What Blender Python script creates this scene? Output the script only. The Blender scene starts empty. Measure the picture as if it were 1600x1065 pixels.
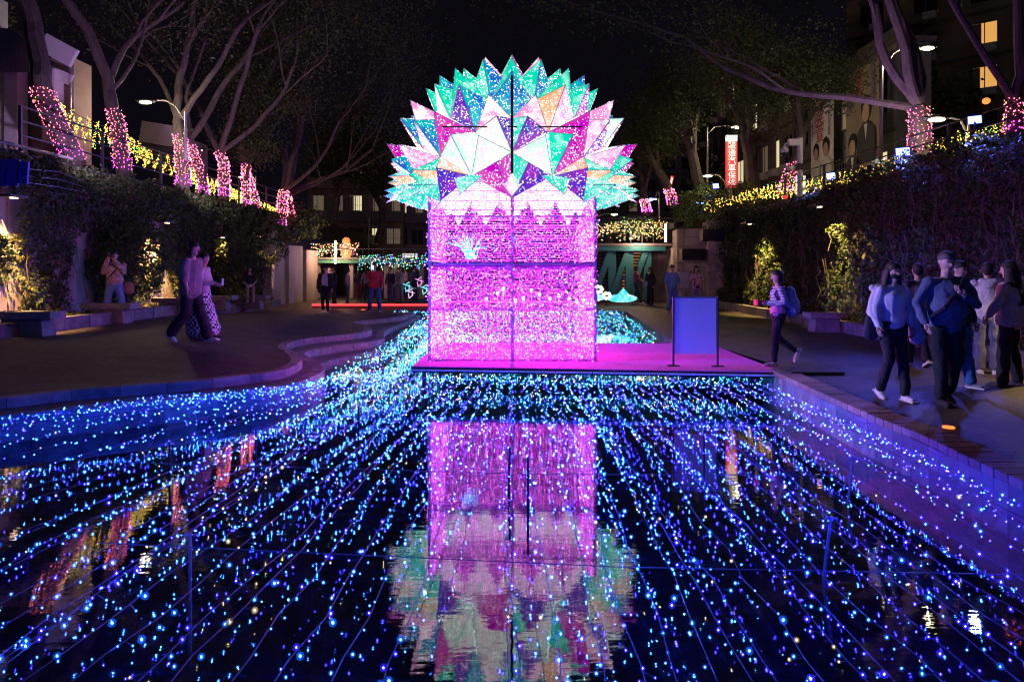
import bpy, bmesh, math, random
import numpy as np
from mathutils import Vector, Matrix, noise
R = math.radians
random.seed(7); rng = np.random.default_rng(7)
sc = bpy.context.scene
# ------------------------------------------------------------------ camera, sky, exposure
CAMZ = 1.54; F = 1066.7
cd = bpy.data.cameras.new('camera'); cam = bpy.data.objects.new('camera', cd)
sc.collection.objects.link(cam); sc.camera = cam
cam.location = (0, 0, CAMZ); cam.rotation_euler = (R(90), 0, 0)
cd.sensor_width = 36; cd.lens = 24.0; cd.shift_y = -114.5/1600; cd.clip_start = 0.05; cd.clip_end = 600
w = bpy.data.worlds.new('World'); sc.world = w; w.use_nodes = True
wn = w.node_tree.nodes; wl = w.node_tree.links
bg = wn['Background']; sky = wn.new('ShaderNodeTexSky'); sky.sky_type = 'NISHITA'; sky.sun_disc = False
sky.sun_elevation = R(-7); sky.sun_rotation = R(200)
mixc = wn.new('ShaderNodeMix'); mixc.data_type = 'RGBA'; mixc.inputs[0].default_value = 0.97
mixc.inputs[7].default_value = (0.009, 0.007, 0.014, 1)          # the violet light-polluted night sky of the city
wl.new(sky.outputs[0], mixc.inputs[6]); wl.new(mixc.outputs[2], bg.inputs[0]); bg.inputs[1].default_value = 0.15
sun = bpy.data.lights.new('moon', 'SUN'); sun.energy = 0.02; sun.angle = R(2); sun.color = (0.6, 0.7, 1)
so = bpy.data.objects.new('moon', sun); sc.collection.objects.link(so); so.rotation_euler = (R(50), 0, R(20))
sc.view_settings.view_transform = 'Standard'; sc.view_settings.look = 'None'
sc.view_settings.gamma = 1; sc.view_settings.exposure = 1.3; sc.view_settings.use_curve_mapping = False
cy = sc.cycles
cy.use_denoising = True; cy.denoiser = 'OPENIMAGEDENOISE'; cy.denoising_prefilter = 'ACCURATE'
cy.max_bounces = 6; cy.diffuse_bounces = 2; cy.glossy_bounces = 3; cy.transmission_bounces = 2
cy.transparent_max_bounces = 24; cy.use_light_tree = True; cy.caustics_reflective = False; cy.caustics_refractive = False
cy.sample_clamp_indirect = 8; cy.sample_clamp_direct = 0; cy.use_adaptive_sampling = False
cy.blur_glossy = 0.1; cy.pixel_filter_type = 'BLACKMAN_HARRIS'; cy.filter_width = 1.15

def W(px, py, z=0.0):                       # a point of the photograph on the level z
    Y = (CAMZ - z) * F / (py - 418.0)
    return ((px - 800) / F * Y, Y, z)
def WD(px, py, Y):                          # a point of the photograph at the distance Y
    return ((px - 800) / F * Y, Y, CAMZ - (py - 418) / F * Y)

# ------------------------------------------------------------------ mesh helpers
def link(o, parent=None):
    sc.collection.objects.link(o)
    if parent is not None: o.parent = parent
    return o
def tag(o, label=None, cat=None, group=None, kind=None):
    if label: o['label'] = label
    if cat: o['category'] = cat
    if group: o['group'] = group
    if kind: o['kind'] = kind
    return o
def thing(name, label, cat, loc=(0, 0, 0), rz=0, group=None):
    o = bpy.data.objects.new(name, None); o.location = loc; o.rotation_euler = (0, 0, rz)
    o.empty_display_size = 0.2; link(o); return tag(o, label, cat, group)

class MB:
    def __init__(s): s.v = []; s.f = []; s.m = []
    def add(s, vs, fs, m=0):
        b = len(s.v); s.v += [tuple(p) for p in vs]
        for f in fs: s.f.append(tuple(i + b for i in f)); s.m.append(m)
    def box(s, c, d, rz=0, m=0, M=None, taper=1.0):
        x, y, z = d[0]/2, d[1]/2, d[2]/2; vs = []
        T = M if M is not None else Matrix.Rotation(rz, 4, 'Z')
        for dz in (-1, 1):
            k = taper if dz > 0 else 1
            for a, b in ((-1, -1), (1, -1), (1, 1), (-1, 1)):
                vs.append(T @ Vector((a*x*k, b*y*k, dz*z)) + Vector(c))
        s.add(vs, [(3, 2, 1, 0), (4, 5, 6, 7), (0, 1, 5, 4), (1, 2, 6, 5), (2, 3, 7, 6), (3, 0, 4, 7)], m)
    def bar(s, a, b, w, h=None, m=0):
        a, b = Vector(a), Vector(b); d = b - a; L = d.length
        if L < 1e-6: return
        q = d.to_track_quat('Z', 'Y').to_matrix().to_4x4()
        s.box((a + b)/2, (w, h or w, L), M=q, m=m)
    def tube(s, pts, rs, n=6, m=0, cap=True):
        pts = [Vector(p) for p in pts]
        if not hasattr(rs, '__len__'): rs = [rs]*len(pts)
        vs = []; fs = []; u = None
        for i, p in enumerate(pts):
            d = (pts[min(i+1, len(pts)-1)] - pts[max(i-1, 0)])
            d = d.normalized() if d.length > 1e-9 else Vector((0, 0, 1))
            if u is None:
                u = d.orthogonal().normalized()
            u = (u - d*u.dot(d)); u = u.normalized() if u.length > 1e-6 else d.orthogonal().normalized()
            v = d.cross(u)
            for k in range(n):
                a = 2*math.pi*k/n; vs.append(p + (u*math.cos(a) + v*math.sin(a))*rs[i])
        for i in range(len(pts)-1):
            for k in range(n):
                fs.append((i*n+k, i*n+(k+1) % n, (i+1)*n+(k+1) % n, (i+1)*n+k))
        if cap: fs.append(tuple(range(n-1, -1, -1))); fs.append(tuple((len(pts)-1)*n+k for k in range(n)))
        s.add(vs, fs, m)
    def ell(s, c, r, nu=10, nv=7, m=0, M=None):
        vs = [(0, 0, -1)]; fs = []
        for j in range(1, nv):
            t = math.pi*j/nv - math.pi/2
            for i in range(nu):
                a = 2*math.pi*i/nu; vs.append((math.cos(t)*math.cos(a), math.cos(t)*math.sin(a), math.sin(t)))
        vs.append((0, 0, 1)); T = len(vs)-1
        for i in range(nu):
            fs.append((0, 1+(i+1) % nu, 1+i)); fs.append((T, T-nu+i, T-nu+(i+1) % nu))
            for j in range(nv-2):
                a = 1+j*nu; fs.append((a+i, a+(i+1) % nu, a+nu+(i+1) % nu, a+nu+i))
        T4 = M if M is not None else Matrix.Identity(4)
        s.add([T4 @ Vector((p[0]*r[0], p[1]*r[1], p[2]*r[2])) + Vector(c) for p in vs], fs, m)
    def mesh(s, name, mats, smooth=False):
        me = bpy.data.meshes.new(name); me.from_pydata(s.v, [], s.f)
        for m in (mats if isinstance(mats, (list, tuple)) else [mats]): me.materials.append(m)
        me.polygons.foreach_set('material_index', s.m)
        if smooth: me.polygons.foreach_set('use_smooth', [True]*len(me.polygons))
        me.update(); return me
    def build(s, name, mats, parent=None, smooth=False, loc=None):
        o = bpy.data.objects.new(name, s.mesh(name, mats, smooth)); link(o, parent)
        if loc is not None: o.location = loc
        return o

def np_mesh(name, V, Fc, mats, mi=None, smooth=False):
    me = bpy.data.meshes.new(name); n, k = Fc.shape
    me.vertices.add(len(V)); me.vertices.foreach_set('co', np.ascontiguousarray(V, dtype=np.float32).ravel())
    me.loops.add(n*k); me.loops.foreach_set('vertex_index', Fc.astype(np.int32).ravel())
    me.polygons.add(n); me.polygons.foreach_set('loop_start', np.arange(0, n*k, k, dtype=np.int32))
    me.polygons.foreach_set('loop_total', np.full(n, k, dtype=np.int32))
    for m in mats: me.materials.append(m)
    if mi is not None: me.polygons.foreach_set('material_index', mi.astype(np.int32))
    if smooth: me.polygons.foreach_set('use_smooth', np.ones(n, dtype=bool))
    me.update(calc_edges=True); return me
OV = np.array([(1, 0, 0), (-1, 0, 0), (0, 1, 0), (0, -1, 0), (0, 0, 1), (0, 0, -1)], float)
OF = np.array([(0, 2, 4), (2, 1, 4), (1, 3, 4), (3, 0, 4), (2, 0, 5), (1, 2, 5), (3, 1, 5), (0, 3, 5)])
def bulbs(name, P, r, mats, mi, parent=None):      # small lamps as octahedra, one mesh
    P = np.asarray(P, float); n = len(P); r = np.broadcast_to(np.asarray(r, float), (n,))
    V = (P[:, None, :] + OV[None]*r[:, None, None]*np.array([1, 1, 1.25])).reshape(-1, 3)
    Fc = (OF[None] + (np.arange(n)*6)[:, None, None]).reshape(-1, 3)
    me = np_mesh(name, V, Fc, mats, np.repeat(np.broadcast_to(mi, (n,)), 8))
    o = bpy.data.objects.new(name, me); link(o, parent); o['kind'] = 'stuff'; return o
def leaves(name, C, N, size, mats, mi=None, parent=None, spread=0.8, aspect=0.55):
    n = len(C); size = np.broadcast_to(size, (n,))
    nn = N + rng.normal(0, spread, (n, 3)); nn /= np.linalg.norm(nn, axis=1)[:, None] + 1e-9
    a = rng.normal(0, 1, (n, 3)); u = np.cross(nn, a); u /= np.linalg.norm(u, axis=1)[:, None] + 1e-9
    v = np.cross(nn, u); L = (size*0.5)[:, None]
    bend = nn*L*0.25
    V = np.stack([C - u*L - bend, C + v*L*aspect, C + u*L - bend, C - v*L*aspect], 1).reshape(-1, 3)
    Fc = np.arange(n*4).reshape(-1, 4)
    me = np_mesh(name, V, Fc, mats, mi); o = bpy.data.objects.new(name, me); link(o, parent); return o

# ------------------------------------------------------------------ materials
def mat(name, col, rough=0.7, var=0.25, scale=6.0, bump=0.2, bscale=40, metal=0, spec=0.5, detail=5, dist=0.01, col2=None, transl=0, coords='Object', stretch=None):
    m = bpy.data.materials.new(name); m.use_nodes = True; nt = m.node_tree; n = nt.nodes; l = nt.links
    b = n['Principled BSDF']; b.inputs['Roughness'].default_value = rough; b.inputs['Metallic'].default_value = metal
    b.inputs['Specular IOR Level'].default_value = spec
    tc = n.new('ShaderNodeTexCoord'); src = tc.outputs[coords]
    if stretch:
        mp = n.new('ShaderNodeMapping'); mp.inputs['Scale'].default_value = stretch; l.new(src, mp.inputs[0]); src = mp.outputs[0]
    nz = n.new('ShaderNodeTexNoise'); nz.inputs['Scale'].default_value = scale; nz.inputs['Detail'].default_value = detail; nz.inputs['Roughness'].default_value = 0.65
    l.new(src, nz.inputs['Vector'])
    cr = n.new('ShaderNodeValToRGB'); l.new(nz.outputs[0], cr.inputs[0])
    cr.color_ramp.elements[0].position = 0.3; cr.color_ramp.elements[1].position = 0.72
    c2 = col2 or tuple(min(1, c*(1+var)) for c in col)
    cr.color_ramp.elements[0].color = (*[c*(1-var) for c in col], 1); cr.color_ramp.elements[1].color = (*c2, 1)
    l.new(cr.outputs[0], b.inputs['Base Color'])
    if bump:
        n2 = n.new('ShaderNodeTexNoise'); n2.inputs['Scale'].default_value = bscale; n2.inputs['Detail'].default_value = 4; l.new(src, n2.inputs['Vector'])
        bp = n.new('ShaderNodeBump'); bp.inputs['Strength'].default_value = bump; bp.inputs['Distance'].default_value = dist
        l.new(n2.outputs[0], bp.inputs['Height']); l.new(bp.outputs[0], b.inputs['Normal'])
    if transl:
        t = n.new('ShaderNodeBsdfTranslucent'); l.new(cr.outputs[0], t.inputs[0]); mx = n.new('ShaderNodeMixShader'); mx.inputs[0].default_value = transl
        l.new(b.outputs[0], mx.inputs[1]); l.new(t.outputs[0], mx.inputs[2]); l.new(mx.outputs[0], n['Material Output'].inputs[0])
    return m
def glow(name, col, s, sample=True):
    m = bpy.data.materials.new(name); m.use_nodes = True; n = m.node_tree.nodes
    b = n['Principled BSDF']; b.inputs['Base Color'].default_value = (*[min(.8, c) for c in col], 1)
    b.inputs['Emission Color'].default_value = (*col, 1); b.inputs['Emission Strength'].default_value = s
    m.cycles.emission_sampling = 'FRONT' if sample else 'NONE'
    return m
def checker(name, a, bcol, scale, rough=0.8):
    m = mat(name, a, rough); n = m.node_tree.nodes; l = m.node_tree.links
    ck = n.new('ShaderNodeTexChecker'); ck.inputs['Scale'].default_value = scale; ck.inputs[1].default_value = (*a, 1); ck.inputs[2].default_value = (*bcol, 1)
    l.new(n['Texture Coordinate'].outputs['Object'], ck.inputs[0]); l.new(ck.outputs[0], n['Principled BSDF'].inputs['Base Color']); return m
def striped(name, a, bcol, scale, axis='Z'):
    m = mat(name, a, 0.9); n = m.node_tree.nodes; l = m.node_tree.links
    wv = n.new('ShaderNodeTexWave'); wv.bands_direction = axis; wv.inputs['Scale'].default_value = scale; wv.inputs['Distortion'].default_value = 0.6
    cr = n.new('ShaderNodeValToRGB'); cr.color_ramp.elements[0].position = .45; cr.color_ramp.elements[1].position = .55
    cr.color_ramp.elements[0].color = (*a, 1); cr.color_ramp.elements[1].color = (*bcol, 1)
    l.new(n['Texture Coordinate'].outputs['Object'], wv.inputs['Vector']); l.new(wv.outputs[0], cr.inputs[0]); l.new(cr.outputs[0], n['Principled BSDF'].inputs['Base Color']); return m

M = {}
M['paving'] = mat('paving', (0.075, 0.065, 0.06), 0.62, 0.5, 2.2, 0.9, 45, dist=0.008)
def joints(m, sx, w_, h_, depth=.01, dark=.45):                 # recessed joints between small pavers
    n = m.node_tree.nodes; l = m.node_tree.links; b = n['Principled BSDF']; br = n.new('ShaderNodeTexBrick'); br.inputs['Scale'].default_value = sx
    br.inputs['Brick Width'].default_value = w_; br.inputs['Row Height'].default_value = h_; br.inputs['Mortar Size'].default_value = .018; br.inputs['Color1'].default_value = (1, 1, 1, 1); br.inputs['Color2'].default_value = (.55, .55, .55, 1); br.inputs['Mortar'].default_value = (dark, dark, dark, 1)
    l.new(n['Texture Coordinate'].outputs['Object'], br.inputs['Vector']); mx = n.new('ShaderNodeMix'); mx.data_type = 'RGBA'; mx.blend_type = 'MULTIPLY'; mx.inputs[0].default_value = .7
    src = b.inputs['Base Color'].links[0].from_socket; l.new(src, mx.inputs[6]); l.new(br.outputs['Color'], mx.inputs[7]); l.new(mx.outputs[2], b.inputs['Base Color'])
    bp = n.new('ShaderNodeBump'); bp.inputs['Strength'].default_value = .8; bp.inputs['Distance'].default_value = depth; l.new(br.outputs['Fac'], bp.inputs['Height']); bp.invert = True
    l.new(b.inputs['Normal'].links[0].from_socket, bp.inputs['Normal']); l.new(bp.outputs[0], b.inputs['Normal'])
joints(M['paving'], 1.0, .22, .11)
M['stone'] = mat('stone', (0.20, 0.19, 0.19), 0.75, 0.4, 4, 0.6, 35, dist=0.012)
M['stone_dark'] = mat('stone_dark', (0.13, 0.12, 0.12), 0.7, 0.45, 3, 0.6, 30, dist=0.012)
M['brick'] = mat('brick', (0.24, 0.16, 0.14), 0.7, 0.35, 9, 0.4, 60, dist=0.005)
M['tile'] = mat('tile', (0.15, 0.15, 0.18), 0.45, 0.4, 5, 0.3, 30, dist=0.005)
M['pool_floor'] = mat('pool_floor', (0.22, 0.22, 0.25), 0.8, 0.6, 5, 0.8, 9, dist=0.04)
M['concrete'] = mat('concrete', (0.33, 0.31, 0.30), 0.85, 0.35, 1.2, 0.4, 20, stretch=(1, 1, .35))
M['dark'] = mat('dark', (0.02, 0.02, 0.022), 0.7)
M['leaf_a'] = mat('leaf_a', (0.055, 0.11, 0.03), 0.55, 0.4, 3, 0, transl=.25)
M['leaf_b'] = mat('leaf_b', (0.09, 0.12, 0.04), 0.55, 0.4, 3, 0, transl=.25)
M['leaf_c'] = mat('leaf_c', (0.08, 0.09, 0.03), 0.6, 0.4, 3, 0, transl=.2)
M['leaf_red'] = mat('leaf_red', (0.35, 0.06, 0.05), 0.6, 0.3, 3, 0)
M['bark'] = mat('bark', (0.11, 0.09, 0.08), 0.85, 0.4, 6, 0.8, 25, dist=0.02, stretch=(1, 1, .3))
M['metal'] = mat('metal', (0.35, 0.35, 0.36), 0.4, 0.1, 5, 0.05, metal=.7)
M['metal_dark'] = mat('metal_dark', (0.05, 0.05, 0.055), 0.45, 0.1, 5, 0.05, metal=.5)
M['white_paint'] = mat('white_paint', (0.7, 0.7, 0.7), 0.5, 0.08, 3, 0.05)
M['cable'] = mat('cable', (0.10, 0.16, 0.28), 0.5, 0.1, 3, 0)
M['cable_dark'] = mat('cable_dark', (0.03, 0.05, 0.04), 0.5, 0.1, 3, 0)
M['carpet'] = mat('carpet', (0.72, 0.14, 0.50), 0.95, 0.15, 12, 0.5, 250, dist=0.003)
M['frame'] = mat('frame', (0.50, 0.32, 0.50), 0.45, 0.1, 5, 0.1, metal=.3)
M['soil'] = mat('soil', (0.08, 0.07, 0.04), 0.95, 0.5, 8, 0.8, 30)
M['wall_paint'] = mat('wall_paint', (0.25, 0.22, 0.19), 0.85, 0.3, .8, 0.2, 20)
M['wall_grey'] = mat('wall_grey', (0.2, 0.2, 0.2), 0.85, 0.3, .8, 0.2, 20)
M['wall_tile'] = mat('wall_tile', (0.30, 0.22, 0.17), 0.7, 0.3, .8, 0.2, 20)
M['glass'] = mat('glass', (0.03, 0.035, 0.045), 0.12, 0.3, 1, 0.03)
M['teal'] = mat('teal', (0.03, 0.20, 0.22), 0.6, 0.15, 3, 0.1)
# light sources
M['b_cyan'] = glow('b_cyan', (0.010, 0.085, 1.0), 140)
M['b_blue'] = glow('b_blue', (0.009, 0.008, 1.0), 150)
M['f_cyan'] = glow('f_cyan', (0.02, 0.28, 1.0), 7)
M['f_blue'] = glow('f_blue', (0.03, 0.03, 1.0), 12)
M['b_warm'] = glow('b_warm', (1.0, 0.70, 0.30), 12)
M['b_teal'] = glow('b_teal', (0.06, .8, 0.62), 9)
M['h_cyan'] = None
M['t_white'] = glow('t_white', (1.0, 0.24, 0.88), 4.2)
M['t_mag'] = glow('t_mag', (0.85, 0.035, 0.78), .9)
M['t_vio'] = glow('t_vio', (0.22, 0.01, .9), .6)
M['t_cyan'] = glow('t_cyan', (0.05, 0.7, 1.0), .8)
M['w_pink'] = glow('w_pink', (1.0, 0.14, 0.26), 4.0)
M['w_mag'] = glow('w_mag', (1.0, 0.06, 0.9), 3.5)
M['w_yel'] = glow('w_yel', (1.0, 0.50, 0.06), 2.6)
M['w_grn'] = glow('w_grn', (0.2, 1.0, 0.15), 1.3)
M['w_pale'] = glow('w_pale', (1.0, 0.6, 0.36), 2.4)
M['lamp_head'] = glow('lamp_head', (1.0, 0.86, 0.50), 4)
M['flood'] = glow('flood', (0.06, 0.10, 1.0), 9)
M['win_warm'] = glow('win_warm', (1.0, 0.50, 0.12), 0.30, False)
M['win_pale'] = glow('win_pale', (1.0, 0.88, 0.50), 0.30, False)
M['win_dim'] = glow('win_dim', (0.8, 0.65, 0.4), 0.04, False)
M['led_red'] = glow('led_red', (1.0, 0.05, 0.05), .9)
M['led_orange'] = glow('led_orange', (1.0, 0.16, 0.03), 1.0)
M['led_warm'] = glow('led_warm', (1.0, 0.6, 0.3), 3)
M['sign_red'] = glow('sign_red', (1.0, 0.05, 0.05), 0.33, False)
M['sign_white'] = glow('sign_white', (1.0, 0.97, 0.93), .45, False)

def lamp(name, kind, loc, energy, col, size=0.05, aim=None, angle=90, blend=0.6, parent=None):
    L = bpy.data.lights.new(name, kind); L.energy = energy; L.color = col; L.shadow_soft_size = size
    o = bpy.data.objects.new(name, L); link(o, parent); o.location = loc
    if kind == 'SPOT': L.spot_size = R(angle); L.spot_blend = blend
    if aim is not None: o.rotation_euler = (Vector(aim) - Vector(loc)).to_track_quat('-Z', 'Y').to_euler()
    return o
def sstep(t): t = max(0, min(1, t)); return t*t*(3-2*t)
def zleft(x, y): return 0.25*sstep((y-8.6)/2.8)*sstep((-x-3.4)/1.8)*(1-sstep((y-18)/6))
def smooth_line(pts, step):
    P = [Vector(p) for p in pts]; out = []
    for i in range(len(P)-1):
        p0 = P[max(i-1, 0)]; p1 = P[i]; p2 = P[i+1]; p3 = P[min(i+2, len(P)-1)]
        n = max(2, int((p2-p1).length/0.05))
        for k in range(n):
            t = k/n; out.append(0.5*((2*p1) + (-p0+p2)*t + (2*p0-5*p1+4*p2-p3)*t*t + (-p0+3*p1-3*p2+p3)*t**3))
    out.append(P[-1]); res = [out[0]]; acc = 0
    for a, b in zip(out, out[1:]):
        acc += (b-a).length
        if acc >= step: res.append(b); acc = 0
    if (res[-1]-out[-1]).length > step*.3: res.append(out[-1])
    else: res[-1] = out[-1]
    return res
# ================================================================== the setting: ground, pool, steps
WATER = -0.42; FLOOR = -0.72
from mathutils.geometry import tessellate_polygon, delaunay_2d_cdt
lip1 = smooth_line([(-14, 6.2, 0), (-9, 7.05, 0), (-7, 7.6, 0)] + [W(*p, 0) for p in [(0, 622), (101, 611), (203, 603), (300, 596), (380, 587), (439, 579), (470, 564), (462, 552), (448, 539), (481, 529), (572, 519), (575, 508), (556, 503), (626, 495)]] + [(-3.4, 24.2, 0)], 0.22)
lip2 = smooth_line([(-14, 5.4, 0), (-9, 6.35, 0), (-7.4, 6.85, 0)] + [W(*p, -.13) for p in [(0, 650), (203, 631), (380, 612), (450, 601), (504, 580), (493, 564), (476, 552), (509, 543), (594, 531), (605, 515)]] + [(-3.2, 24.2, 0)], 0.22)
lip3 = smooth_line([(-3.62, 12.5, 0)] + [W(*p, -.27) for p in [(507, 566), (544, 557), (612, 543), (622, 528)]] + [(-2.7, 21, 0), (-2.9, 24.2, 0)], 0.22)
for L in (lip1, lip2, lip3):
    for p in L: p.z = 0
POOLR = smooth_line([(3.66, 1.2, 0), (3.67, 4.9, 0), (3.70, 5.6, 0), (3.74, 6.3, 0), (3.73, 7.1, 0), (3.77, 8.2, 0), (3.86, 9.8, 0), (3.9, 10.6, 0)], 0.2)
_l1 = np.array([(p.x, p.y) for p in lip1])
def zterr(x, y): return zleft(x, y)*sstep(float(np.min(np.hypot(_l1[:, 0]-x, _l1[:, 1]-y)))/1.9)
def sheet(name, m, poly, z, zf=None, grid=None, parent=None):      # a level polygon, optionally with inner points for relief
    vs = [Vector((p[0], p[1])) for p in poly]; n = len(vs); pts = list(vs)
    if grid:
        x0, x1, y0, y1, st = grid
        x = x0
        while x < x1:
            y = y0
            while y < y1: pts.append(Vector((x, y))); y += st
            x += st
    r = delaunay_2d_cdt(pts, [], [list(range(n))], 1, 1e-5)
    me = bpy.data.meshes.new(name)
    me.from_pydata([(p.x, p.y, z + (zf(p.x, p.y) if zf else 0)) for p in r[0]], [], r[2]); me.materials.append(m)
    bm = bmesh.new(); bm.from_mesh(me); bmesh.ops.recalc_face_normals(bm, faces=bm.faces)
    if bm.faces and sum(f.normal.z for f in bm.faces) < 0: bmesh.ops.reverse_faces(bm, faces=bm.faces)
    bm.to_mesh(me); bm.free()
    o = bpy.data.objects.new(name, me); link(o, parent); return o
def riser(name, m, line, z0, z1, parent, back=0.0):
    b = MB()
    for a, c in zip(line, line[1:]): b.add([(a.x, a.y, z0), (c.x, c.y, z0), (c.x, c.y, z1), (a.x, a.y, z1)], [(0, 1, 2, 3)])
    return b.build(name, m, parent)
# far ground under everything, reaching the horizon
o = MB(); o.add([(-400, -60, -1.2), (400, -60, -1.2), (400, 500, -1.2), (-400, 500, -1.2)], [(0, 1, 2, 3)])
tag(o.build('ground', M['soil']), kind='structure')
# left terrace with its two lower steps
terrace = sheet('terrace', M['paving'], [(-14, 6.2)] + [(p.x, p.y) for p in lip1[1:]] + [(-3.4, 60), (-14, 60)], 0, zterr, (-13.9, -2.6, 7.0, 28, .35))
tag(terrace, kind='structure')
step_a = sheet('lower_step', M['stone_dark'], [(p.x, p.y) for p in lip2] + [(-3.9, 24.3), (-14, 24.3)], -.13); tag(step_a, kind='structure')
step_b = sheet('lower_step', M['stone_dark'], [(p.x, p.y) for p in lip3] + [(-3.9, 24.2), (-4.2, 12.5)], -.27); tag(step_b, kind='structure')
riser('riser_face', M['stone_dark'], lip1, -.3, -.012, terrace); riser('riser_face', M['stone'], lip2, FLOOR, -.142, step_a); riser('riser_face', M['stone_dark'], lip3, FLOOR, -.28, step_b)
def kerb_stones(line, z, h, d, parent, mats, L=0.55, name='kerb_stone', ymax=24):
    pts = smooth_line(line, 0.05); acc = [pts[0]]; run = 0
    for a, b in zip(pts, pts[1:]):
        run += (b-a).length; acc.append(b)
        if run >= L*random.uniform(.85, 1.15):
            if -9.5 < acc[0].x and acc[0].y < ymax:
                q = acc[::3] + ([acc[-1]] if (len(acc)-1) % 3 else []); mb = MB(); vs = []
                dz = random.uniform(-.004, .004)
                for i, p in enumerate(q):
                    t = (q[min(i+1, len(q)-1)] - q[max(i-1, 0)]).normalized(); nrm = Vector((-t.y, t.x, 0)); s = t*(0.006 if i == 0 else (-0.006 if i == len(q)-1 else 0))
                    o0 = p + s - nrm*0.018; i0 = p + s + nrm*d
                    zz = zleft(p.x, p.y)*0 + z
                    vs += [(o0.x, o0.y, zz-h), (o0.x, o0.y, zz-.015+dz), (o0.x+nrm.x*.015, o0.y+nrm.y*.015, zz+.006+dz), (i0.x, i0.y, zz+.006+dz), (i0.x, i0.y, zz-h)]
                fs = []
                for i in range(len(q)-1):
                    for k in range(5): fs.append((i*5+k, (i+1)*5+k, (i+1)*5+(k+1) % 5, i*5+(k+1) % 5))
                fs.append((0, 1, 2, 3, 4)); e = (len(q)-1)*5; fs.append((e+4, e+3, e+2, e+1, e))
                mb.add(vs, fs); mb.build(name, random.choice(mats), parent)
            acc = [b]; run = 0
M['stone2'] = mat('stone2', (0.16, 0.16, 0.17), 0.8, 0.45, 7, 0.7, 22, dist=0.015)
M['stone3'] = mat('stone3', (0.25, 0.24, 0.23), 0.8, 0.35, 6, 0.7, 28, dist=0.015)
SM = [M['stone'], M['stone2'], M['stone3']]
kerb_stones(lip1, 0, .12, .16, terrace, SM); kerb_stones(lip2, -.13, .10, .18, step_a, SM, .6); kerb_stones(lip3, -.27, .10, .15, step_b, SM, .6)
kerb_stones(lip2, -.235, .26, .03, step_a, SM, .42, 'face_stone', 14)
# right plaza, with brick coping and tiled pool wall
plaza = sheet('plaza', M['paving'], [(p.x+.28, p.y) for p in POOLR] + [(4.0, 13.5), (3.35, 13.9), (4.0, 24), (4.0, 60), (14, 60), (14, -4), (-14, -4), (-14, 1.0), (3.94, 1.0)], 0.0)
tag(plaza, kind='structure')
back = sheet('back_plaza', M['paving'], [(-3.4, 24), (4.0, 24), (4.0, 60), (-3.4, 60)], 0.0); tag(back, kind='structure')
riser('edge_face', M['stone_dark'], [Vector((4.0, 13.5, 0)), Vector((3.35, 13.9, 0)), Vector((4.0, 24, 0)), Vector((-3.4, 24, 0))], FLOOR, 0, back)
mb = MB(); mb.add([(-14, 0.9, FLOOR), (5, 0.9, FLOOR), (5, 24.2, FLOOR), (-14, 24.2, FLOOR)], [(0, 1, 2, 3)])
tag(mb.build('pool_floor', M['pool_floor']), kind='structure')
wallr = riser('pool_wall', M['stone_dark'], POOLR, FLOOR, -.02, None); tag(wallr, kind='structure')
riser('near_face', M['stone_dark'], [Vector((-14, 1.0, 0)), Vector((3.66, 1.0, 0)), Vector((3.66, 1.3, 0))], FLOOR, 0, wallr)
# ledge under the water along the right wall
mb = MB()
for a, c in zip(POOLR, POOLR[1:]): mb.add([(a.x-.55, a.y, -.52), (a.x, a.y, -.52), (c.x, c.y, -.52), (c.x-.55, c.y, -.52), (a.x-.55, a.y, FLOOR), (c.x-.55, c.y, FLOOR)], [(0, 1, 2, 3), (0, 3, 5, 4)])
mb.build('ledge', M['stone2'], wallr)
bms = [mat('brick_a', (0.25, 0.17, 0.15), .7, .3, 12, .4, 70, dist=.004), mat('brick_b', (0.20, 0.14, 0.13), .7, .3, 12, .4, 70, dist=.004), mat('brick_c', (0.30, 0.22, 0.19), .7, .3, 12, .4, 70, dist=.004)]
tms = [M['tile'], mat('tile_b', (0.11, 0.11, 0.14), .45, .4, 5, .3, 30), mat('tile_c', (0.20, 0.19, 0.21), .45, .4, 5, .3, 30)]
bk = []
for m_ in bms:
    b = MB(); b.box((0, 0, 0), (.29, .146, .075)); me = b.mesh('brick', m_); bm = bmesh.new(); bm.from_mesh(me)
    bmesh.ops.bevel(bm, geom=bm.edges[:], offset=.006, segments=1, affect='EDGES'); bm.to_mesh(me); bm.free(); bk.append(me)
tk = []
for m_ in tms: b = MB(); b.box((0, 0, 0), (.02, .149, .19)); tk.append(b.mesh('tile', m_))
line = smooth_line(POOLR, .02); run = 0; spots = []
for a, c in zip(line, line[1:]):                                  # exact spacing along the wall
    L = (c-a).length
    while run + L >= .15: k = (.15-run)/L; a = a.lerp(c, k); L = (c-a).length; run = 0; spots.append((a.copy(), (c-a).normalized() if L > 1e-6 else t0_))
    run += L; t0_ = (line[-1]-line[0]).normalized()
for c, t in spots:
    if c.y > 2.5 and c.y < 10.2:
        ang = math.atan2(-t.x, t.y)
        o = bpy.data.objects.new('brick', random.choice(bk)); link(o, wallr); o.location = (c.x+.125, c.y, -.010+random.uniform(-.004, .004)); o.rotation_euler = (random.uniform(-.01, .01), R(-2), ang+R(6)*0)
        if True:
            for k, zz in enumerate((-.145, -.34)):
                o = bpy.data.objects.new('tile', random.choice(tk)); link(o, wallr); o.location = (c.x-.012+random.uniform(-.002, .002), c.y, zz); o.rotation_euler = (0, 0, ang)
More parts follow.
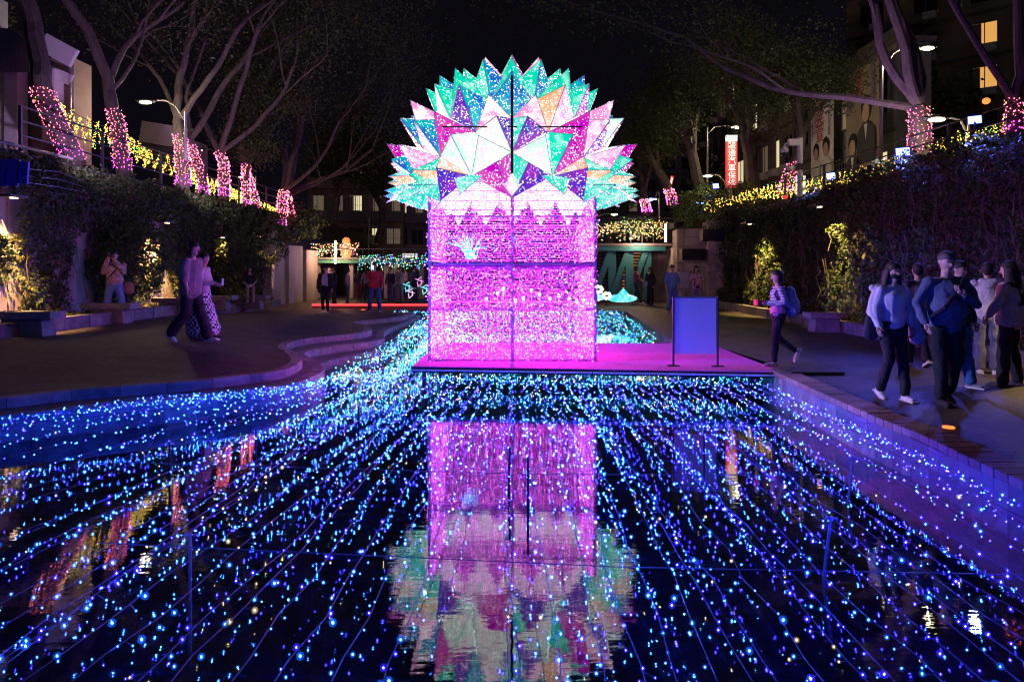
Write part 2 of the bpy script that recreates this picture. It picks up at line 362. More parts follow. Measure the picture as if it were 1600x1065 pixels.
# water
m = bpy.data.materials.new('water'); m.use_nodes = True; nt = m.node_tree; n = nt.nodes; l = nt.links
n.remove(n['Principled BSDF']); gl = n.new('ShaderNodeBsdfGlossy'); gl.inputs['Roughness'].default_value = 0.004; gl.inputs[0].default_value = (1, 1, 1, 1)
tr = n.new('ShaderNodeBsdfTransparent'); tr.inputs[0].default_value = (0.60, 0.72, 0.95, 1)
fr = n.new('ShaderNodeFresnel'); fr.inputs[0].default_value = 2.3; mx = n.new('ShaderNodeMixShader')
tc = n.new('ShaderNodeTexCoord'); mp = n.new('ShaderNodeMapping'); mp.inputs['Scale'].default_value = (1.3, 6.0, 1)
nz = n.new('ShaderNodeTexNoise'); nz.inputs['Scale'].default_value = 2.6; nz.inputs['Detail'].default_value = 3
bp = n.new('ShaderNodeBump'); bp.inputs['Strength'].default_value = 0.3; bp.inputs['Distance'].default_value = 0.0022
l.new(tc.outputs['Object'], mp.inputs[0]); l.new(mp.outputs[0], nz.inputs['Vector']); l.new(nz.outputs[0], bp.inputs['Height'])
l.new(bp.outputs[0], gl.inputs['Normal']); l.new(fr.outputs[0], mx.inputs[0]); l.new(tr.outputs[0], mx.inputs[1]); l.new(gl.outputs[0], mx.inputs[2])
l.new(mx.outputs[0], n['Material Output'].inputs[0]); M['water'] = m
mb = MB(); mb.add([(-14, 1.02, WATER), (4.4, 1.02, WATER), (4.4, 23.98, WATER), (-14, 23.98, WATER)], [(0, 1, 2, 3)])
tag(mb.build('water', m), kind='structure')

# ================================================================== street levels, retaining walls
def plainbox(name, x0, x1, y0, y1, z0, z1, m, parent=None, **kw):
    b = MB(); b.box(((x0+x1)/2, (y0+y1)/2, (z0+z1)/2), (x1-x0, y1-y0, z1-z0)); o = b.build(name, m, parent)
    return tag(o, **kw)
plainbox('street', -70, -10.9, -6, 110, -1, 4.1, M['paving'], kind='structure')
plainbox('street', 9.3, 70, -6, 110, -1, 3.8, M['paving'], kind='structure')
plainbox('hill', -10.9, -9.9, 40, 110, -1, 1.9, M['soil'], kind='structure')
lw = thing('retaining_wall', 'tall grey concrete retaining wall half covered by ivy on the left side', 'wall')
y = 6.0
while y < 28:                                                        # cast panels with recessed joints
    plainbox('panel', -10.9, -10.35+random.uniform(-.01, .01), y+.01, y+1.99, -.1, 3.3, M['concrete'], lw); y += 2
plainbox('wall_core', -10.95, -10.42, 5, 28, -.1, 3.28, M['stone_dark'], lw)
rw = thing('retaining_wall', 'dark retaining wall hidden behind the hedge on the right side', 'wall')
plainbox('wall_core', 8.75, 9.3, 4, 34, -.1, 3.7, M['stone_dark'], rw)

# hedges of ivy
def snoise(a, b, s=0): return (np.sin(a*1.7+s)+np.sin(b*2.3+1.3*s)+np.sin(a*3.1-b*2.7+s*2)+.6*np.sin(a*6.3+b*5.1+s)+.5*np.sin(a*9.7-b*11.3))/4.1
LM = [M['leaf_a'], M['leaf_b'], M['leaf_c'], M['leaf_red']]
def hedge(n, xf, sgn, y0, y1, z0, ztop, depth, seed, ydense=1.6, size=(.045, .10), lean=0.0, mask=None):
    t = rng.random(n)**ydense; Y = y0 + (y1-y0)*t; zt = ztop(Y) + .18*snoise(Y*2, Y*.7, seed)
    Z = z0 + (zt-z0)*rng.random(n)
    if mask is not None:
        k = mask(Y, Z); Y, Z, zt = Y[k], Z[k], zt[k]
    n = len(Y); B = snoise(Y, Z*1.4, seed)*depth + snoise(Y*4, Z*4, seed+3)*depth*.35
    edge = np.clip((zt-Z)/.5, 0, 1); X = xf + sgn*(B*edge + lean*(Z-z0) + .25*(1-edge)) + rng.normal(0, .035, n)
    N = np.zeros((n, 3)); N[:, 0] = -sgn; N[:, 2] = .5
    far = (Y/12)**.6; S = rng.uniform(*size, n)*far
    mi = rng.choice(4, n, p=[.5, .27, .225, .005]); return np.stack([X, Y, Z], 1), N, S, mi
rt = lambda Y: 3.65 + .25*np.sin(Y*.5) + 0.12*(Y < 14)
P, N, S, mi = hedge(95000, 8.35, 1, 6.5, 33, .1, rt, .28, 2.0, 1.5)
for lx, ly, lz in ((8.0, 22.4, 2.9), (7.95, 17.2, 3.0)):
    k = ~((np.abs(P[:, 1]-ly) < .5) & (np.abs(P[:, 2]-lz) < .35) & (P[:, 0] < 8.3)); P, N, S, mi = P[k], N[k], S[k], mi[k]
o = leaves('ivy_hedge', P, N, S, LM, mi); tag(o, 'dense dark ivy hedge hanging over the right retaining wall behind the walkers', 'hedge', kind='stuff')
n = 9000; Y = 6.5+26*rng.random(n)**1.4; X = 8.4+1.3*rng.random(n); Z = rt(Y)+.1+.22*snoise(X*3, Y*2, 1)-.1*rng.random(n)
o = leaves('hedge_top', np.stack([X, Y, Z], 1), np.tile([0, 0, 1.], (n, 1)), rng.uniform(.06, .12, n), LM, rng.choice(3, n)); tag(o, 'clipped leafy top of the right hedge under the trees', 'hedge', kind='stuff')
# left: overhanging shrubs above, ivy patches below
def lmask(Y, Z):
    v = snoise(Y*.9, Z*.25, 5.2); return (Z > 2.45 + .35*snoise(Y*1.2, Y*.3, 1)) | (v > -.05) | (Y > 20.5)
P, N, S, mi = hedge(80000, -10.25, -1, 8, 28, .3, lambda Y: 3.85+0*Y, .16, 7.0, 1.3, (.05, .10), 0, lmask)
up = P[:, 2] > 2.4; P[up, 0] += .45*np.clip((P[up, 2]-2.4)/1.0, 0, 1)*(1+.6*snoise(P[up, 1], P[up, 2], 9))
for lx, ly, lz in ((-9.8, 13.4, 2.9), (-9.8, 19.5, 2.8)):
    k = ~((np.abs(P[:, 1]-ly) < .60+.16*(lz-P[:, 2])) & (P[:, 2] < lz+.1) & (P[:, 0] > -10.28)) | (rng.random(len(P)) < .12*(P[:, 2] < 1.6)) & (np.abs(P[:, 1]-ly) > .5); P, N, S, mi = P[k], N[k], S[k], mi[k]
o = leaves('ivy_hedge', P, N, S, LM, mi); tag(o, 'ivy and shrubs spilling over the left concrete wall above the stone benches', 'hedge', kind='stuff')
n = 9000; Y = 8+26*rng.random(n)**1.2; X = -9.9-1.2*rng.random(n); Z = 3.78+.25*snoise(X*3, Y*2, 1)+.1*rng.random(n)
o = leaves('hedge_top', np.stack([X, Y, Z], 1), np.tile([0, 0, 1.], (n, 1)), rng.uniform(.06, .13, n), LM, rng.choice(3, n)); tag(o, 'bushy shrub tops along the left street edge below the light nets', 'hedge', kind='stuff')
# rounded shrubs in front of the left wall and at the far ends
def shrub(px, py, Y, r, label, k=1500, sx=1.0):
    x, y, z = WD(px, py, Y); d = rng.normal(0, 1, (k, 3)); d /= np.linalg.norm(d, axis=1)[:, None]
    rad = r*(0.75+.3*snoise(d[:, 0]*4, d[:, 2]*4, px))*rng.uniform(.8, 1, k)
    C = d*rad[:, None]*np.array([sx, 1, 1]) + np.array([x, y, z])
    o = leaves('shrub', C, d, rng.uniform(.05, .12, k)*(Y/14)**.5, LM, rng.choice(3, k, p=[.5, .3, .2])); tag(o, label, 'shrub')
    return o
shrub(-22, 395, 13.0, .6, 'leafy shrub at the far left in front of the brightly lit wall', 1800)
shrub(372, 425, 24, 1.5, 'large dark shrub behind the seated woman by the left wall', 3500, .8)
shrub(405, 375, 27, 1.6, 'tall dark shrub beside the concrete wall with lit slots', 3000, .8)
shrub(215, 400, 17.5, 1.3, 'dark shrub growing behind the photographer in jeans', 3500, .8)
shrub(1165, 330, 27, 1.5, 'rounded shrub on top of the concrete block wall at the right', 3000, 1.5)
shrub(1100, 325, 31, 1.5, 'dark bush above the teal viewing deck stairs', 2500, 1.2)
shrub(460, 350, 33, 1.3, 'dark bush over the end of the left slotted wall', 2200, 1.4)
# hanging stems on both hedges
for s, n_ in ((-1, 90), (1, 110)):
    b = MB()
    for i in range(n_):
        y = 9+18*random.random()**1.5; x = (-10.22 if s < 0 else 8.15); z = random.uniform(.4, 2.4); pts = []
        for k in range(6): pts.append((x+random.uniform(-.06, .1)*(-s), y+random.uniform(-.07, .07)+k*.02, z+k*random.uniform(.1, .24)))
        b.tube(pts, .010, 3)
    tag(b.build('vine_stems', M['bark']), ('woody vine stems climbing the left wall' if s < 0 else 'pale woody stems at the foot of the right hedge'), 'vine', kind='stuff')
# ================================================================== planters and benches
pl = thing('planter_kerb', 'low rough stone planter kerb running below the left wall', 'kerb')
y = 9.6; i = 0
while y < 27:
    zb = zleft(-9.3, y); b = MB(); b.box((-9.32+random.uniform(-.015, .015), y+.44, zb+.10), (.24, .86, .34+random.uniform(-.01, .01))); b.build('kerb_stone', random.choice(SM+[M['stone_dark']]), pl); y += .88
plainbox('soil_bed', -10.4, -9.42, 9.6, 27, 0, .40, M['soil'], pl)
n = 2600; Y = 9.8+16*rng.random(n)**1.5; X = -9.5-.8*rng.random(n)
o = leaves('ground_cover', np.stack([X, Y, .42+.12*rng.random(n)], 1), np.tile([.6, 0, .6], (n, 1)), rng.uniform(.06, .15, n), LM, rng.choice(3, n), aspect=.3); tag(o, 'low green ground cover in the left planter', 'plants', kind='stuff')
pr = thing('planter_kerb', 'low dark stone planter kerb at the foot of the right hedge', 'kerb')
y = 6
while y < 27:
    b = MB(); b.box((7.95+random.uniform(-.015, .015), y+.44, .12), (.24, .86, .28)); b.build('kerb_stone', random.choice(SM+[M['stone_dark']]), pr); y += .88
plainbox('soil_bed', 8.05, 8.8, 6, 27, 0, .22, M['soil'], pr)
def bench(x, y, zb, Lx, label, rz=0):
    t = thing('stone_bench', label, 'bench', (x, y, zb), rz, 'stone benches along the planters')
    b = MB(); b.box((0, 0, .40), (Lx, .46, .13)); o = b.build('seat_slab', M['stone3'], t)
    b = MB(); b.box((0, 0, .165), (Lx*.72, .40, .33), taper=.9); b.build('pedestal', M['stone'], t)
bench(-9.15, 12.9, .25, 1.15, 'stone bench at the far left edge under the brightest wall lamp')
bench(-9.35, 15.9, .25, 1.15, 'stone bench directly behind the photographer in jeans')
bench(-9.3, 18.9, .24, 1.15, 'stone bench behind the couple walking on the left')
bench(-9.3, 21.3, .2, 1.3, 'stone bench just left of the seated woman')
bench(-9.1, 23.5, .12, 1.4, 'stone bench with the woman sitting on it')
bench(7.5, 16.4, 0, .85, 'stone bench behind the woman with the patterned backpack')
bench(7.75, 13.6, 0, .85, 'stone bench behind the masked woman by the right hedge')
# ================================================================== deck in the pool
DZ = 0.0
dk = thing('deck', 'low carpeted deck over the pool carrying the glowing tower', 'deck', (0, 0, 0))
fl = [(-1.56, 10.62), (4.0, 10.05), (4.0, 13.45), (3.3, 13.85), (-1.5, 13.85)]
def prism(poly, z0, z1, m, name, parent):
    b = MB(); n = len(poly); b.add([(x, y, z0) for x, y in poly] + [(x, y, z1) for x, y in poly], [tuple(range(n-1, -1, -1)), tuple(range(n, 2*n))] + [(i, (i+1) % n, n+(i+1) % n, n+i) for i in range(n)]); return b.build(name, m, parent)
prism(fl, -.085, -.006, M['dark'], 'deck_board', dk)
prism([(x*.998, y) for x, y in fl], -.006, .006, M['carpet'], 'carpet', dk)
x0, y0, x1, y1 = -1.56, 10.60, 4.0, 10.03
for i in range(10):
    a = i/10; c = (i+1)/10-.002; b = MB(); b.bar((x0+(x1-x0)*a, y0+(y1-y0)*a, -.045), (x0+(x1-x0)*c, y0+(y1-y0)*c, -.045), .095, .02) ; o = b.build('skirt_panel', M['white_paint'], dk)
for x in (-1.4, 0.6, 2.4, 3.8):
    for yy in (10.9, 13.4):
        b = MB(); b.tube([(x, yy, FLOOR), (x, yy, -.08)], .035, 8); b.build('post', M['metal_dark'], dk)
def text(body, loc, size, m, parent, rot=(R(90), 0, 0), ext=.002, align='CENTER', sx=1.0, name='lettering', line=1.0):
    c = bpy.data.curves.new(name, 'FONT'); c.body = body; c.size = size; c.extrude = ext; c.align_x = align; c.align_y = 'CENTER'; c.space_line = line; c.resolution_u = 2
    c.materials.append(m); t_ = bpy.data.objects.new(name, c); sc.collection.objects.link(t_); bpy.context.view_layer.update()
    me = bpy.data.meshes.new_from_object(t_.evaluated_get(bpy.context.evaluated_depsgraph_get())); bpy.data.objects.remove(t_); bpy.data.curves.remove(c)
    me.materials.clear(); me.materials.append(m); me.name = name
    o = bpy.data.objects.new(name, me); link(o, parent); o.location = loc; o.rotation_euler = rot; o.scale = (sx, 1, 1); return o
M['print_grey'] = mat('print_grey', (.45, .45, .6), .6)
for xx, ch in ((-.62, 'H'), (-.40, 'M'), (1.55, 'H'), (1.78, 'M'), (2.45, 'H'), (2.7, 'U')):
    yy = 10.60 + (10.03-10.60)*(xx+1.56)/5.56 - .014
    text(ch, (xx, yy-.004, -.045), .075, M['print_grey'], dk, (R(90), 0, R(-5.9)))
# ramp slab at the deck's right end
rs = plainbox('ramp_slab', 4.0, 4.75, 9.75, 10.75, .0, .05, M['metal_dark'], label='dark metal ramp slab between the deck and the right plaza', cat='ramp')
# ================================================================== glowing tower
TX0, TX1, TY0, TY1, TZ = -1.35, 1.36, 11.2, 13.6, 3.08
tw = thing('light_tower', 'square open tower of pink string lights carrying the spiky dome', 'tower', (0, 12.4, 0))
tw_off = Vector((0, -12.4, 0))
def tb(name, m, parent=None): o = mb.build(name, m, parent or tw); o.location = tw_off; return o
for (x, y) in ((TX0, TY0), (TX1, TY0), (TX0, TY1), (TX1, TY1)):
    mb = MB(); mb.box((x, y, TZ/2), (.05, .05, TZ)); tb('corner_post', M['frame'])
mb = MB(); mb.box((0.005, TY0-.01, (TZ+.1)/2), (.055, .05, TZ+.1)); tb('front_post', M['frame'])
mb = MB(); mb.box((0.005, TY1, TZ/2), (.045, .045, TZ)); tb('rear_post', M['frame'])
lamp('tower_glow', 'POINT', (0, -.2, 1.15), 165, (1, .02, .80), .03, parent=tw)  # added point light, stands for the summed glow of the tower bulbs
for z in (.03, .86, 1.60, 2.38, 3.05):
    for nm, a, b_ in (('crossbar', (TX0, TY0), (TX1, TY0)), ('crossbar', (TX0, TY1), (TX1, TY1)), ('crossbar', (TX0, TY0), (TX0, TY1)), ('crossbar', (TX1, TY0), (TX1, TY1))):
        a_, c_ = Vector((*a, z)), Vector((*b_, z)); d = (c_-a_).normalized()*.026; mb = MB(); mb.bar(a_+d, c_-d, .034); tb(nm, M['frame'])
for z in np.arange(2.02, 2.96, .155):                               # thin rungs in the upper part
    for yy in (TY0+.01, TY1-.01):
        mb = MB(); mb.bar((TX0+.03, yy, z), (TX1-.03, yy, z), .014); tb('rung', M['frame'])
mb = MB(); mb.box((0, TY0+.02, 1.545), (TX1-TX0-.1, .02, .10)); tb('band', mat('band', (.7, .1, .6), .5))
def curtain(axis, fixed, a0, a1, z0, z1, rows, per, jit):
    P = []; wires = MB()
    zs = np.linspace(z0, z1, rows)
    for z in zs:
        k = int(per*(a1-a0)); t = a0 + (a1-a0)*(np.arange(k)+rng.random(k))/k
        zz = z + rng.normal(0, jit, k); f = fixed + rng.normal(0, .018, k)
        P.append(np.stack([t, f, zz], 1) if axis == 'x' else np.stack([f, t, zz], 1))
        if axis == 'x': wires.bar((a0, fixed, z), (a1, fixed, z), .004)
        else: wires.bar((fixed, a0, z), (fixed, a1, z), .004)
    return np.concatenate(P), wires
tm = [M['t_white'], M['t_mag'], M['t_vio'], M['t_cyan']]
sides = (('x', TY0-.035, TX0, TX1, 1.0, 'front'), ('x', TY1, TX0, TX1, .6, 'rear'), ('y', TX0-.01, TY0, TY1, .5, 'left'), ('y', TX1+.01, TY0, TY1, .5, 'right'))
for ax, fx, a0, a1, dens, nm in sides:
    P1, w1 = curtain(ax, fx, a0, a1, 1.66, 3.0, 34, 44*dens, .008)
    P2, w2 = curtain(ax, fx, a0, a1, .04, 1.52, 38, 40*dens, .018)
    P = np.concatenate([P1, P2]); k = len(P); mi = rng.choice(4, k, p=[.30, .50, .14, .06])
    if nm == 'rear': mi = rng.choice(4, k, p=[.18, .50, .24, .08])
    mi = np.where((mi == 0) & (P[:, 2] < .85) & (rng.random(k) < .45), 1, mi)
    r = np.where(mi == 0, rng.uniform(.0045, .009, k), rng.uniform(.006, .0115, k))
    par = thing('tmp', None, None)if False else None
    mb = w1; mb2 = w2; c = tb('light_net', M['frame']); mb = w2; d = tb('light_net', M['frame'])
    o = bulbs('bulb', P, r, tm, mi, c)
# corner post wraps
P = []
for (x, y) in ((TX0, TY0), (TX1, TY0), (TX0+.08, TY1), (TX1-.08, TY1), (TX0+.22, TY0+.3), (TX1-.2, TY0+.3)):
    k = 120; P.append(np.stack([x+rng.normal(0, .028, k), y+rng.normal(0, .028, k), rng.uniform(0, 3, k)], 1))
P = np.concatenate(P); o = bulbs('bulb', P+np.array(tw_off), rng.uniform(.007, .011, len(P)), tm, rng.choice(4, len(P), p=[.5, .38, .06, .06]), tw)
# floor of the tower strewn with bulbs
k = 700; P = np.stack([rng.uniform(TX0, TX1, k), rng.uniform(TY0, TY1, k), .02+rng.random(k)*.05], 1)
bulbs('bulb', P+np.array(tw_off), .007, tm, rng.choice(4, k, p=[.3, .6, .05, .05]), tw)
# glowing figures inside: turquoise bush and white flowers
fig = thing('light_flowers', 'turquoise glowing branch ornament inside the upper left of the tower', 'ornament', (-.75, 12.4, 1.9))
b = MB()
for i in range(26):
    a = random.uniform(-1.1, 1.1); L = random.uniform(.25, .5); b.tube([(random.uniform(-.1, .1), 0, -.2), (math.sin(a)*L*.5, random.uniform(-.1, .1), -.1+L*.3), (math.sin(a)*L, random.uniform(-.1, .1), -.15+math.cos(a)*L)], [.014, .011, .006], 4)
b.build('branch', glow('branch_teal', (.05, .85, .85), .45, False), fig)
b = MB(); b.tube([(-.05, 0, -.16), (-.05, 0, -.34)], .01, 5); b.build('stem', M['white_paint'], fig)
f2 = thing('light_flowers', 'row of white glowing flowers inside the tower at half height', 'ornament', (.3, 12.3, 1.05))
for i in range(12):
    b = MB(); x = -.75+i*.16+random.uniform(-.04, .04); z = random.uniform(-.12, .12)
    for j in range(7):
        a = j*.9; b.ell((x+.020*math.cos(a), 0, z+.026*math.sin(a)), (.012, .008, .016), 6, 4)
    b.build('flower', glow('flower_white', (1, .8, .95), .45, False) if i == 0 else bpy.data.materials['flower_white'], f2)
    b = MB(); b.tube([(x, 0, z-.02), (x+.01, 0, -1.0)], .006, 4); b.build('stem', M['white_paint'], f2)

# ------------------------------------------------------------------ dome of film spikes
def film(name, c1, c2, s, sc_=2.2, e0=.40, e1=.62):
    m = bpy.data.materials.new(name); m.use_nodes = True; n = m.node_tree.nodes; l = m.node_tree.links; b = n['Principled BSDF']
    tc = n.new('ShaderNodeTexCoord'); nz = n.new('ShaderNodeTexNoise'); nz.inputs['Scale'].default_value = sc_; nz.inputs['Detail'].default_value = 1.5; nz.inputs['Distortion'].default_value = 1.2
    l.new(tc.outputs['Object'], nz.inputs['Vector']); cr = n.new('ShaderNodeValToRGB'); e = cr.color_ramp.elements
    e[0].position = e0; e[1].position = e1; e[0].color = (*c1, 1); e[1].color = (*c2, 1); l.new(nz.outputs[0], cr.inputs[0])
    l.new(cr.outputs[0], b.inputs['Emission Color']); b.inputs['Base Color'].default_value = (c1[0]*.2, c1[1]*.2, c1[2]*.2, 1); b.inputs['Emission Strength'].default_value = s*.50
    b.inputs['Roughness'].default_value = .15; b.inputs['Coat Weight'].default_value = .5
    b.inputs['Thin Film Thickness'].default_value = 420
    m.cycles.emission_sampling = 'NONE'; return m
FM = [film('film_teal', (0, .72, .46), (.35, .95, .70), .85, 2.6, .50, .72), film('film_blue', (.01, .13, .58), (0, .52, .52), .85, 3), film('film_magenta', (.58, 0, .50), (.75, .06, .42), .85),
      film('film_white', (1, .78, .86), (.60, 1, .80), .85, 4), film('film_pink', (.95, .26, .60), (1, .86, .93), .95, 4), film('film_peach', (1, .42, .18), (1, .66, .50), .8, 4),
      film('film_indigo', (.06, .03, .55), (.42, .03, .62), .7)]
dome = thing('film_dome', 'spiky dome of iridescent film pyramids glowing teal white and magenta on the tower', 'dome', (0, 12.4, 2.98))
C0 = Vector((0, 0, 0)); RB, RT = 1.78, 2.33
t_ = (1+5**.5)/2
ico = [Vector(p).normalized() for p in ((-1, t_, 0), (1, t_, 0), (-1, -t_, 0), (1, -t_, 0), (0, -1, t_), (0, 1, t_), (0, -1, -t_), (0, 1, -t_), (t_, 0, -1), (t_, 0, 1), (-t_, 0, -1), (-t_, 0, 1))]
icf = [(0, 11, 5), (0, 5, 1), (0, 1, 7), (0, 7, 10), (0, 10, 11), (1, 5, 9), (5, 11, 4), (11, 10, 2), (10, 7, 6), (7, 1, 8), (3, 9, 4), (3, 4, 2), (3, 2, 6), (3, 6, 8), (3, 8, 9), (4, 9, 5), (2, 4, 11), (6, 2, 10), (8, 6, 7), (9, 8, 1)]
FR = 3; tris = []
for f in icf:
    A, B, Cc = [ico[i] for i in f]
    G = {}
    A, B, Cc = [Vector((v.z, v.y, -v.x)) for v in (A, B, Cc)]
    for i in range(FR+1):
        for j in range(FR+1-i): G[i, j] = (A*(FR-i-j) + B*i + Cc*j).normalized()
    for i in range(FR):
        for j in range(FR-i):
            tris.append((G[i, j], G[i+1, j], G[i, j+1]))
            if i+j < FR-1: tris.append((G[i+1, j], G[i+1, j+1], G[i, j+1]))
def pick(nrm, ctr, k):
    h = random.Random(int(abs(ctr.x)*170)*7919 + int(ctr.z*130)*31 + int(ctr.y*90)*17 + k).random()
    up = ctr.z > 1.2
    if nrm.z < -.25: return 3 if h < .35 else (2 if h < .6 else (4 if h < .8 else 6))
    if up:
        return (0 if h < .56 else 1 if h < .84 else 2 if h < .89 else 4 if h < .96 else 5)
    if nrm.z > .55: return 5 if h < .45 else (3 if h < .65 else 4)
    return 0 if h < .46 else 3 if h < .66 else 4 if h < .76 else 2 if h < .86 else 1 if h < .94 else 6
edge_m = mat('film_edge', (.85, .8, .8), .3)
bw = [glow('spark_white', (1, .97, .95), 2.6), glow('spark_cyan', (.5, 1, .95), 1.6), glow('spark_pink', (1, .5, .9), 1.6)]
def spike(base, tip, ctr, name='spike', nb=26, cols=None, par=dome):
    b = MB(); P = []; n = len(base); edges = MB()
    outw = (tip - sum(base, Vector())/n).normalized()
    for k in range(n):
        p, q = base[k], base[(k+1) % n]; nr = (q-p).cross(tip-p).normalized(); mid = (p+q+tip)/3
        if nr.dot(mid - (sum(base, Vector())+tip)/(n+1)) < 0: nr = -nr
        g = (p+q+tip)/3; pp, qq, tt = [v + (g-v)*.02 for v in (p, q, tip)]
        ci = cols[k % len(cols)] if cols else pick(nr, ctr, k)
        b.add([pp, qq, tt, pp-nr*.006, qq-nr*.006, tt-nr*.006], [(0, 1, 2), (5, 4, 3), (0, 2, 5, 3), (1, 0, 3, 4), (2, 1, 4, 5)], ci)
        area = (q-p).cross(tip-p).length/2; m_ = int(nb*area/.16)
        u = rng.random((m_, 2)); sw = u.sum(1) > 1; u[sw] = 1-u[sw]; u = .06+u*.88
        for a, c in u:
            if a+c < 1: P.append(p*(1-a-c) + q*a + tip*c + nr*.008)
        edges.tube([p, tip], .007, 4)
    o = b.build(name, FM, par); edges.build('rib', edge_m, o)
    if P:
        bo = bulbs('spark', [tuple(v) for v in P], rng.uniform(.0028, .0058, len(P)), bw, rng.choice(3, len(P), p=[.7, .2, .1]), o)
    return o
rot0 = Matrix.Rotation(R(0), 3, 'Z')
for T in tris:
    c = (T[0]+T[1]+T[2])/3
    if c.z < -.02: continue
    rr = random.Random(int(abs(c.x)*1000)+int(c.z*777)+int(c.y*313))
    k = RT*rr.uniform(.95, 1.0) if abs(c.y) < .75 else RT*rr.uniform(.88, .95)
    tip = c.normalized()*k
    lift = rr.uniform(.02, .20) if c.z < 1.0 else rr.uniform(-.05, .05)
    spike([v*RB for v in T], tip+Vector((0, 0, lift)), tip, nb=62 if c.y < .45 else 12)
# hanging collar: fans pointing down and outward
for i in range(16):
    a0 = 2*math.pi*(i-.5)/16; a1 = 2*math.pi*(i+.5)/16; am = (a0+a1)/2
    f = lambda a, r, z: Vector((math.sin(a)*r, -math.cos(a)*r, z))
    side = abs(math.sin(am)); k = 1.98+.30*side
    base = [f(a0, 1.74, .10), f(a1, 1.74, .10), f(am, 1.66, -.05)]
    tip = f(am, k, -.36+.10*side)
    spike(base, tip, tip, 'collar_spike', 95 if math.cos(am) > -.2 else 8, [0 if i % 2 or side > .7 else 4, 3, 3])
    if side > .55:
        for dz, rt_, cc in ((-.02, 2.32, [0, 0, 0, 0]), (.22, 2.26, [0, 5, 5, 0])):
            base = [f(am, 1.60, .16+dz), f(am+.16, 1.68, -.08+dz), f(am, 1.66, -.36+dz), f(am-.16, 1.68, -.08+dz)]
            spike(base, f(am, rt_, -.12+dz), tip, 'collar_spike', 95, cc)
# pale film pennants inside the top of the tower
for yy, ph in ((TY0-12.4+.06, 0), (TY1-12.4-.06, .5)):
    for i in range(5):
        x0 = TX0+.02+(TX1-TX0)*(i/5); x1 = x0+(TX1-TX0)/5; z0 = -.12; b = MB()
        b.add([(x0, yy, .06), (x1, yy, .06), (x1-.01, yy, z0), ((x0+x1)/2, yy-.03, z0-.50), (x0+.01, yy, z0), (x0, yy+.006, .06), (x1, yy+.006, .06), (x1-.01, yy+.006, z0), ((x0+x1)/2, yy-.024, z0-.50), (x0+.01, yy+.006, z0)],
              [(0, 1, 2, 3, 4), (9, 8, 7, 6, 5)] + [(k, (k+1) % 5, 5+(k+1) % 5, 5+k) for k in range(5)], 0)
        b.build('pennant', film('film_pale', (.70, 1, .78), (1, .88, .92), 1.0, 6) if (i == 0 and ph == 0) else bpy.data.materials['film_pale'], dome)
# white top ring and black seam pole
b = MB()
for i in range(32):
    a, c = 2*math.pi*i/32, 2*math.pi*(i+1)/32; b.tube([(1.72*math.sin(a), -1.72*math.cos(a), .09), (1.72*math.sin(c), -1.72*math.cos(c), .09)], .022, 5)
b.build('ring', M['white_paint'], dome)
b = MB(); b.tube([(0, -2.08, -.02), (0, -2.08, 1.46)], .021, 8); b.tube([(0, -2.08, 1.44), (0, -1.5, 1.44)], .014, 6); b.tube([(0, -2.08, .0), (0, -1.7, .08)], .014, 6)
b.tube([(-1.1, -1.72, .76), (1.1, -1.72, .76)], .012, 5)
b.build('seam_pole', M['metal_dark'], dome)
b = MB(); b.ell((0, 0, 0), (1.5, 1.5, 1.5), 24, 14); b.v = [(x, y, max(z, .02)) for x, y, z in b.v]; o = b.build('core', film('core_film', (.4, .02, .5), (.9, .6, .8), .5), dome); 
# ------------------------------------------------------------------ blank board standing on the deck
bd = thing('sign_board', 'blank pale notice board with its back turned, on two dark posts on the deck', 'sign', (2.85, 10.62, 0), R(-3))
b = MB(); b.box((0, 0, .64), (.64, .02, .88)); b.build('panel', mat('board_panel', (.88, .78, .80), .25, .05, 3, .02), bd)
b = MB(); b.box((0.005, 0, 1.075), (.66, .028, .02)); b.build('rail', M['metal'], bd)
for x in (-.335, .345):
    b = MB(); b.tube([(x, 0, .0), (x, 0, 1.09)], .017, 8); b.build('post', M['metal_dark'], bd)
    b = MB(); b.box((x, 0, .015), (.18, .10, .016)); b.build('foot', M['metal_dark'], bd)

# ================================================================== string lights over the pool
pmat = [M['b_cyan'], M['b_blue'], M['b_warm'], M['b_teal'], M['cable']]
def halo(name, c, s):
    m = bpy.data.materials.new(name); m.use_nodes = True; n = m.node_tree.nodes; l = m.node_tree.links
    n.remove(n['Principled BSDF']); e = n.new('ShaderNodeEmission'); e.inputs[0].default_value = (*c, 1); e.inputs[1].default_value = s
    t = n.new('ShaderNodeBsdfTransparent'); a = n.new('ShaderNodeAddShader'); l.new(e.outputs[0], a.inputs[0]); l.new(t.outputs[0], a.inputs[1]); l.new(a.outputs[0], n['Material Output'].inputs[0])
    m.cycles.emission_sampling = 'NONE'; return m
HM = [halo('halo_cyan', (0.002, .09, .80), .20), halo('halo_blue', (.02, .012, .85), .20), halo('halo_warm', (.6, .4, .15), .12)]  # additive shells painting a bloom around the near bulbs, not solid caps
fmat = [M['f_cyan'], M['f_blue'], M['b_warm'], M['b_teal'], M['cable']]
